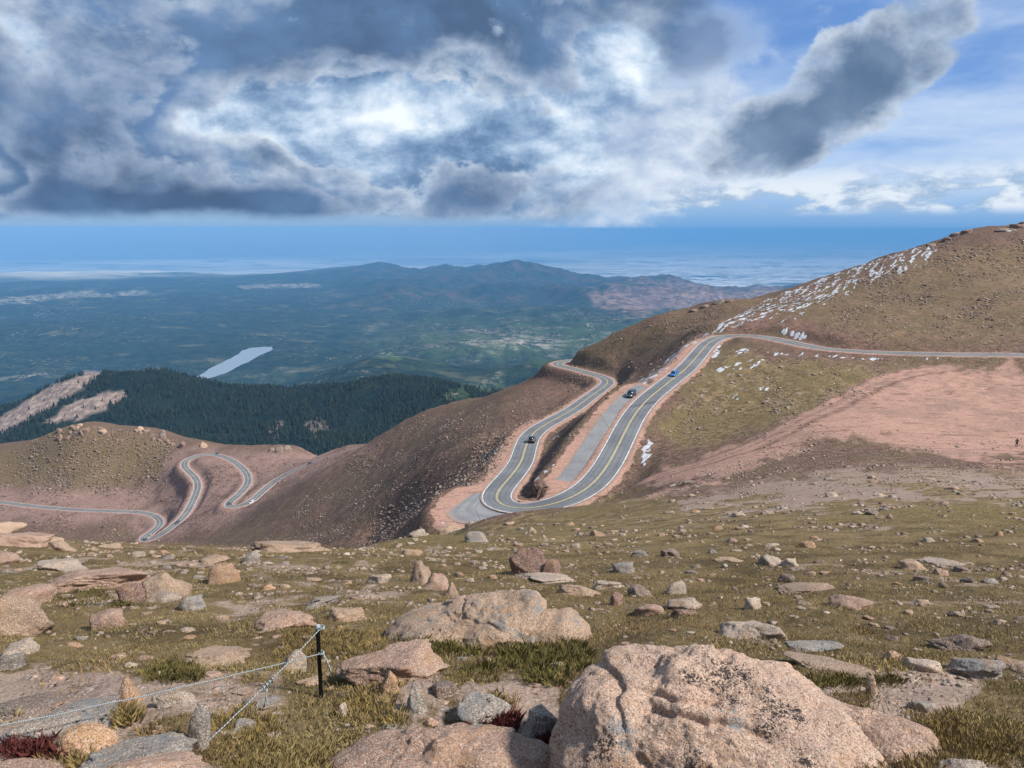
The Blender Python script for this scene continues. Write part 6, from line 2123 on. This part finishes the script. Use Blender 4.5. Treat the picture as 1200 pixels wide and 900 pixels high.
# ------------------------------------------------------------------ the walker on the gravel flat
def person():
    p, r = hit(1191, 524.5, 100)
    H = 1.76
    # joint: position (x right, y away, z up), radius
    J = {'pelvis': ((0, 0, .95), .135), 'waist': ((0, .005, 1.10), .13), 'chest': ((0, .02, 1.30), .155), 'collar': ((0, .025, 1.44), .10), 'neck': ((0, .035, 1.51), .055), 'skull': ((0, .055, 1.60), .085), 'crown': ((0, .055, 1.68), .075),
         'hipL': ((-.10, 0, .90), .10), 'kneeL': ((-.125, .09, .50), .066), 'ankL': ((-.13, -.02, .09), .045), 'toeL': ((-.14, .15, .045), .035),
         'hipR': ((.10, 0, .90), .10), 'kneeR': ((.115, .0, .49), .066), 'ankR': ((.125, -.16, .11), .045), 'toeR': ((.14, -.01, .045), .035),
         'shL': ((-.19, .02, 1.40), .070), 'elL': ((-.30, -.02, 1.15), .052), 'wrL': ((-.26, .14, .98), .034), 'haL': ((-.25, .21, .94), .030),
         'shR': ((.19, .02, 1.40), .070), 'elR': ((.30, .0, 1.14), .052), 'wrR': ((.25, .16, 1.0), .034), 'haR': ((.24, .23, .97), .030)}
    E = [('pelvis', 'waist'), ('waist', 'chest'), ('chest', 'collar'), ('collar', 'neck'), ('neck', 'skull'), ('skull', 'crown')]
    for s_ in 'LR':
        E += [('pelvis', 'hip' + s_), ('hip' + s_, 'knee' + s_), ('knee' + s_, 'ank' + s_), ('ank' + s_, 'toe' + s_), ('collar', 'sh' + s_), ('sh' + s_, 'el' + s_), ('el' + s_, 'wr' + s_), ('wr' + s_, 'ha' + s_)]
        sgn = -1 if s_ == 'L' else 1
        hx, hy, hz_ = J['ha' + s_][0]
        for q in range(4):
            J[f'f{q}{s_}'] = ((hx + sgn * (.018 - .012 * q), hy + .085 - .008 * abs(q - 1), hz_ - .02 - .004 * q), .009)
            E.append(('ha' + s_, f'f{q}{s_}'))
        J['t' + s_] = ((hx - sgn * .04, hy + .03, hz_ + .012), .010)
        E.append(('wr' + s_, 't' + s_))
    names = list(J)
    me = bpy.data.meshes.new("person")
    me.from_pydata([J[n_][0] for n_ in names], [(names.index(a), names.index(b)) for a, b in E], [])
    o = bpy.data.objects.new("person", me)
    COL.objects.link(o)
    md = o.modifiers.new("skin", 'SKIN')
    for i, n_ in enumerate(names):
        sv = me.skin_vertices[0].data[i]
        rr = J[n_][1]
        sv.radius = (rr, rr)
        sv.use_root = (n_ == 'pelvis')
    sb = o.modifiers.new("smooth", 'SUBSURF')
    sb.levels = sb.render_levels = 2
    dg = bpy.context.evaluated_depsgraph_get()
    ev = bpy.data.meshes.new_from_object(o.evaluated_get(dg))
    o.modifiers.clear()
    o.data = ev
    ev.name = "person"
    skin = plain_mat("skin", (.42, .25, .18), .6)
    jacket = plain_mat("dark_jacket", (.016, .017, .02), .8)
    trousers = plain_mat("dark_trousers", (.022, .022, .026), .85)
    boots = plain_mat("dark_boots", (.015, .013, .012), .7)
    for mm in (skin, jacket, trousers, boots):
        ev.materials.append(mm)
    for f in ev.polygons:
        c = f.center
        arm = abs(c.x) > .2 and c.z > .9
        if c.z > 1.505 or (abs(c.x) > .2 and c.y > .185 and .85 < c.z < 1.05):
            f.material_index = 0
        elif c.z > .93 or arm:
            f.material_index = 1
        elif c.z > .13:
            f.material_index = 2
        else:
            f.material_index = 3
        f.use_smooth = True
    # face: nose, eyes, ears and cap
    for (nm, pts, rr, mat) in (("nose", [(0, .135, 1.625), (0, .155, 1.605), (0, .140, 1.592)], [.008, .014, .010], skin),
                               ("ear", [(-.085, .05, 1.635), (-.095, .045, 1.615), (-.086, .05, 1.59)], [.010, .016, .010], skin),
                               ("ear", [(.085, .05, 1.635), (.095, .045, 1.615), (.086, .05, 1.59)], [.010, .016, .010], skin)):
        tube(nm, pts, rr, mat, o, 8)
    D, Fc = ico(3)
    hair = D * np.array([.094, .102, .092]) + np.array([0, .045, 1.655])
    hair = hair[:, :]
    hair[:, 2] = np.maximum(hair[:, 2], 1.615 + .3 * np.maximum(hair[:, 1] - .06, 0))
    mesh_obj("hair", hair, None, plain_mat("dark_hair", (.02, .015, .012), .8), o, True, Fc)
    a_ = math.atan2(p[0], p[1])
    o.location = (p[0], p[1], float(surf_xy(p[0], p[1])) + .0)
    o.rotation_euler = (0, 0, -a_ - .15)
    tag(o, "person in dark jacket and dark trousers walking away across the pink gravel flat", "person")
    return o


person()

# ------------------------------------------------------------------ forest on the far hill
m, nt = new_mat("conifer")
tn = nt.attr('tint', 'Color')
finish(nt, tn, .9, None, .05)
CONIF = m
NT_ = 15000
g = np.random.default_rng(77)
n_d = len(FA_D)
wt_ = forest_d[:n_d] * (1 - .8 * scrub[:n_d]) * sstep(fR[:n_d], 1350, 1500) * (1 - sstep(fR[:n_d], 2900, 3400))
wt_ = wt_ * (fPX[:n_d] > -60) * (fPX[:n_d] < 680) * (fPY[:n_d] < 545) * np.clip(.45 + 1.2 * perlin2(fX[:n_d] / 90, fY[:n_d] / 90, 171), .03, 2) * (1 + 1.2 * (np.gradient(fPY[:n_d], axis=1) < 0))
w_ = wt_.ravel() / wt_.sum()
kk = g.choice(len(w_), NT_, p=w_)
ii, jj = np.divmod(kk, fR.shape[1])
ta = FA_D[ii] + g.uniform(-.5, .5, NT_) * (FA_D[1] - FA_D[0])
tl = FL[jj] + g.uniform(-.5, .5, NT_) * (FL[1] - FL[0])
tr = np.exp(tl)
tx, ty, tz = tr * np.sin(ta), tr * np.cos(ta), far_z(ta, tr)
SEG = 5
base_v = []
for tier, (z0, rr, z1) in enumerate(((.06, .30, .62), (.36, .21, 1.0))):
    for k in range(SEG):
        an = 2 * math.pi * (k + .5 * tier) / SEG
        base_v.append((math.cos(an) * rr, math.sin(an) * rr, z0))
    base_v.append((0, 0, z1))
base_v = np.array(base_v)
base_f = []
for tier in range(2):
    o0 = tier * (SEG + 1)
    for k in range(SEG):
        base_f.append((o0 + k, o0 + (k + 1) % SEG, o0 + SEG))
base_f = np.array(base_f)


def tree_mesh(x, y, z, hgt, seed):
    g = np.random.default_rng(seed)
    n = len(x)
    V = np.repeat(base_v[None], n, 0)
    V = V * (1 + g.uniform(-.28, .28, V.shape))
    w = hgt * g.uniform(.8, 1.25, n)
    V = V * np.stack([w, w, hgt], -1)[:, None]
    V = V + np.stack([x, y, z - .3], -1)[:, None]
    T_ = (base_f[None] + (np.arange(n) * len(base_v))[:, None, None]).reshape(-1, 3)
    return V.reshape(-1, 3), T_


th_ = g.uniform(8, 15, NT_)
V, T_ = tree_mesh(tx, ty, tz, th_, 5)
fo = mesh_obj("forest", V, None, CONIF, None, False, T_)
tv = np.array([.012, .020, .014]) * g.uniform(.5, 1.5, (NT_, 1)) + np.array([.012, .008, 0]) * g.uniform(0, 1, (NT_, 1))
at = fo.data.attributes.new('tint', 'FLOAT_COLOR', 'POINT')
at.data.foreach_set("color", np.repeat(np.c_[tv, np.ones(NT_)], len(base_v), 0).astype(np.float32).ravel())
tag(fo, kind='stuff')
# lone trees that stand out on the pale slopes
BARK = plain_mat("bark", (.08, .06, .045), .9)
DARKG = plain_mat("needles", (.022, .036, .022), .9, .05, 0, .3, 1.0)
protos = []
for q in range(4):
    t_ = empty("pine_tree", (0, 0, 0))
    tube("trunk", [(0, 0, -.5), (.05, 0, 3), (0, .05, 9)], [.28, .2, .06], BARK, t_, 6)
    D_ = []
    F_ = []
    gq = np.random.default_rng(500 + q)
    for tier in range(6):
        z0 = 1.4 + tier * 1.6
        rr = 2.3 * (1 - tier / 7.0) * gq.uniform(.85, 1.15)
        b0_ = len(D_)
        for k in range(9):
            an = 2 * math.pi * k / 9 + tier
            r2 = rr * gq.uniform(.7, 1.15)
            D_.append((math.cos(an) * r2, math.sin(an) * r2, z0 + gq.uniform(-.3, .3)))
        D_.append((0, 0, z0 + 2.6))
        for k in range(9):
            F_.append((b0_ + k, b0_ + (k + 1) % 9, b0_ + 9))
    mesh_obj("crown", D_, None, DARKG, t_, False, F_)
    protos.append(t_)
spots = [(18, 492), (34, 480), (52, 470), (70, 458), (92, 449), (108, 447), (28, 500), (8, 508), (66, 486), (58, 494), (76, 488), (98, 478), (120, 470), (136, 466), (146, 468), (112, 480), (88, 492), (128, 478), (44, 503), (84, 470)]
for i, (x, y) in enumerate(spots):
    a, t = ray(x, y)
    rr = np.linspace(1500, 3200, 1500)
    zz = far_z(np.full(rr.shape, float(a)), rr)
    okk = np.where(zz >= -t * rr)[0]
    if not len(okk):
        continue
    r = rr[okk[0]]
    o = protos[i % 4] if i < 4 else copy_tree(protos[i % 4])
    o.location = (r * math.sin(a), r * math.cos(a), zz[okk[0]])
    o.rotation_euler = (0, 0, i * 1.3)
    s_ = .8 + .5 * ((i * 37) % 10) / 10
    o.scale = (s_, s_, s_)
    tag(o, "small dark conifer standing alone on the pale bare slope of the forested hill", "tree", "lone conifers on the pale bare slope")

# ------------------------------------------------------------------ the air between here and the plain
m = bpy.data.materials.new("air")
m.use_nodes = True
nt = NT(m.node_tree)
pv = nt.n('ShaderNodeVolumePrincipled')
pv.inputs['Color'].default_value = (.22, .56, 1.0, 1)
pv.inputs['Density'].default_value = 3.5e-5
pv.inputs['Anisotropy'].default_value = -0.15
o_ = nt.n('ShaderNodeOutputMaterial')
nt.t.links.new(pv.outputs[0], o_.inputs['Volume'])
bm = bmesh.new()
bmesh.ops.create_cube(bm, size=1)
HZ0, HZ1 = float(min(fZ.min(), -2000)) - 1.0, max(45.0, float(ZZ.max()) + 3.0)
for v in bm.verts:
    v.co = Vector((v.co.x * 900000, v.co.y * 900000, HZ1 if v.co.z > 0 else HZ0))
me = bpy.data.meshes.new("haze")
bm.to_mesh(me)
bm.free()
me.materials.append(m)
hz = bpy.data.objects.new("haze", me)
COL.objects.link(hz)
tag(hz, kind='stuff')
# rain falling under the dark bank, far out over the plain: three overlapping veils
m = bpy.data.materials.new("rain")
m.use_nodes = True
nt = NT(m.node_tree)
pv = nt.n('ShaderNodeVolumePrincipled')
pv.inputs['Color'].default_value = (.95, .97, 1.0, 1)
pv.inputs['Density'].default_value = 9.0e-5
pv.inputs['Anisotropy'].default_value = 0.0
o_ = nt.n('ShaderNodeOutputMaterial')
nt.t.links.new(pv.outputs[0], o_.inputs['Volume'])
for (pts, top_) in (([(-120000, 44000), (-30000, 47000), (4000, 90000), (-160000, 100000)], HZ1 - 2), ([(-60000, 50000), (-4000, 52000), (22000, 110000), (-120000, 110000)], HZ1 - 3), ([(-110000, 56000), (-40000, 52000), (-10000, 120000), (-150000, 120000)], HZ1 - 4)):
    bm = bmesh.new()
    lo = [bm.verts.new((x, y, -1995)) for x, y in pts]
    hi = [bm.verts.new((x, y, top_)) for x, y in pts]
    bm.faces.new(lo[::-1])
    bm.faces.new(hi)
    for k in range(4):
        bm.faces.new((lo[k], lo[(k + 1) % 4], hi[(k + 1) % 4], hi[k]))
    bmesh.ops.recalc_face_normals(bm, faces=bm.faces[:])
    me = bpy.data.meshes.new("rain_curtain")
    bm.to_mesh(me)
    bm.free()
    me.materials.append(m)
    rc = bpy.data.objects.new("rain_curtain", me)
    COL.objects.link(rc)
    tag(rc, kind='stuff')
print("TRIS", sum(len(o.data.loops) - 2 * len(o.data.polygons) for o in COL.objects if o.type == 'MESH'), "ZMAX", ZZ.max())
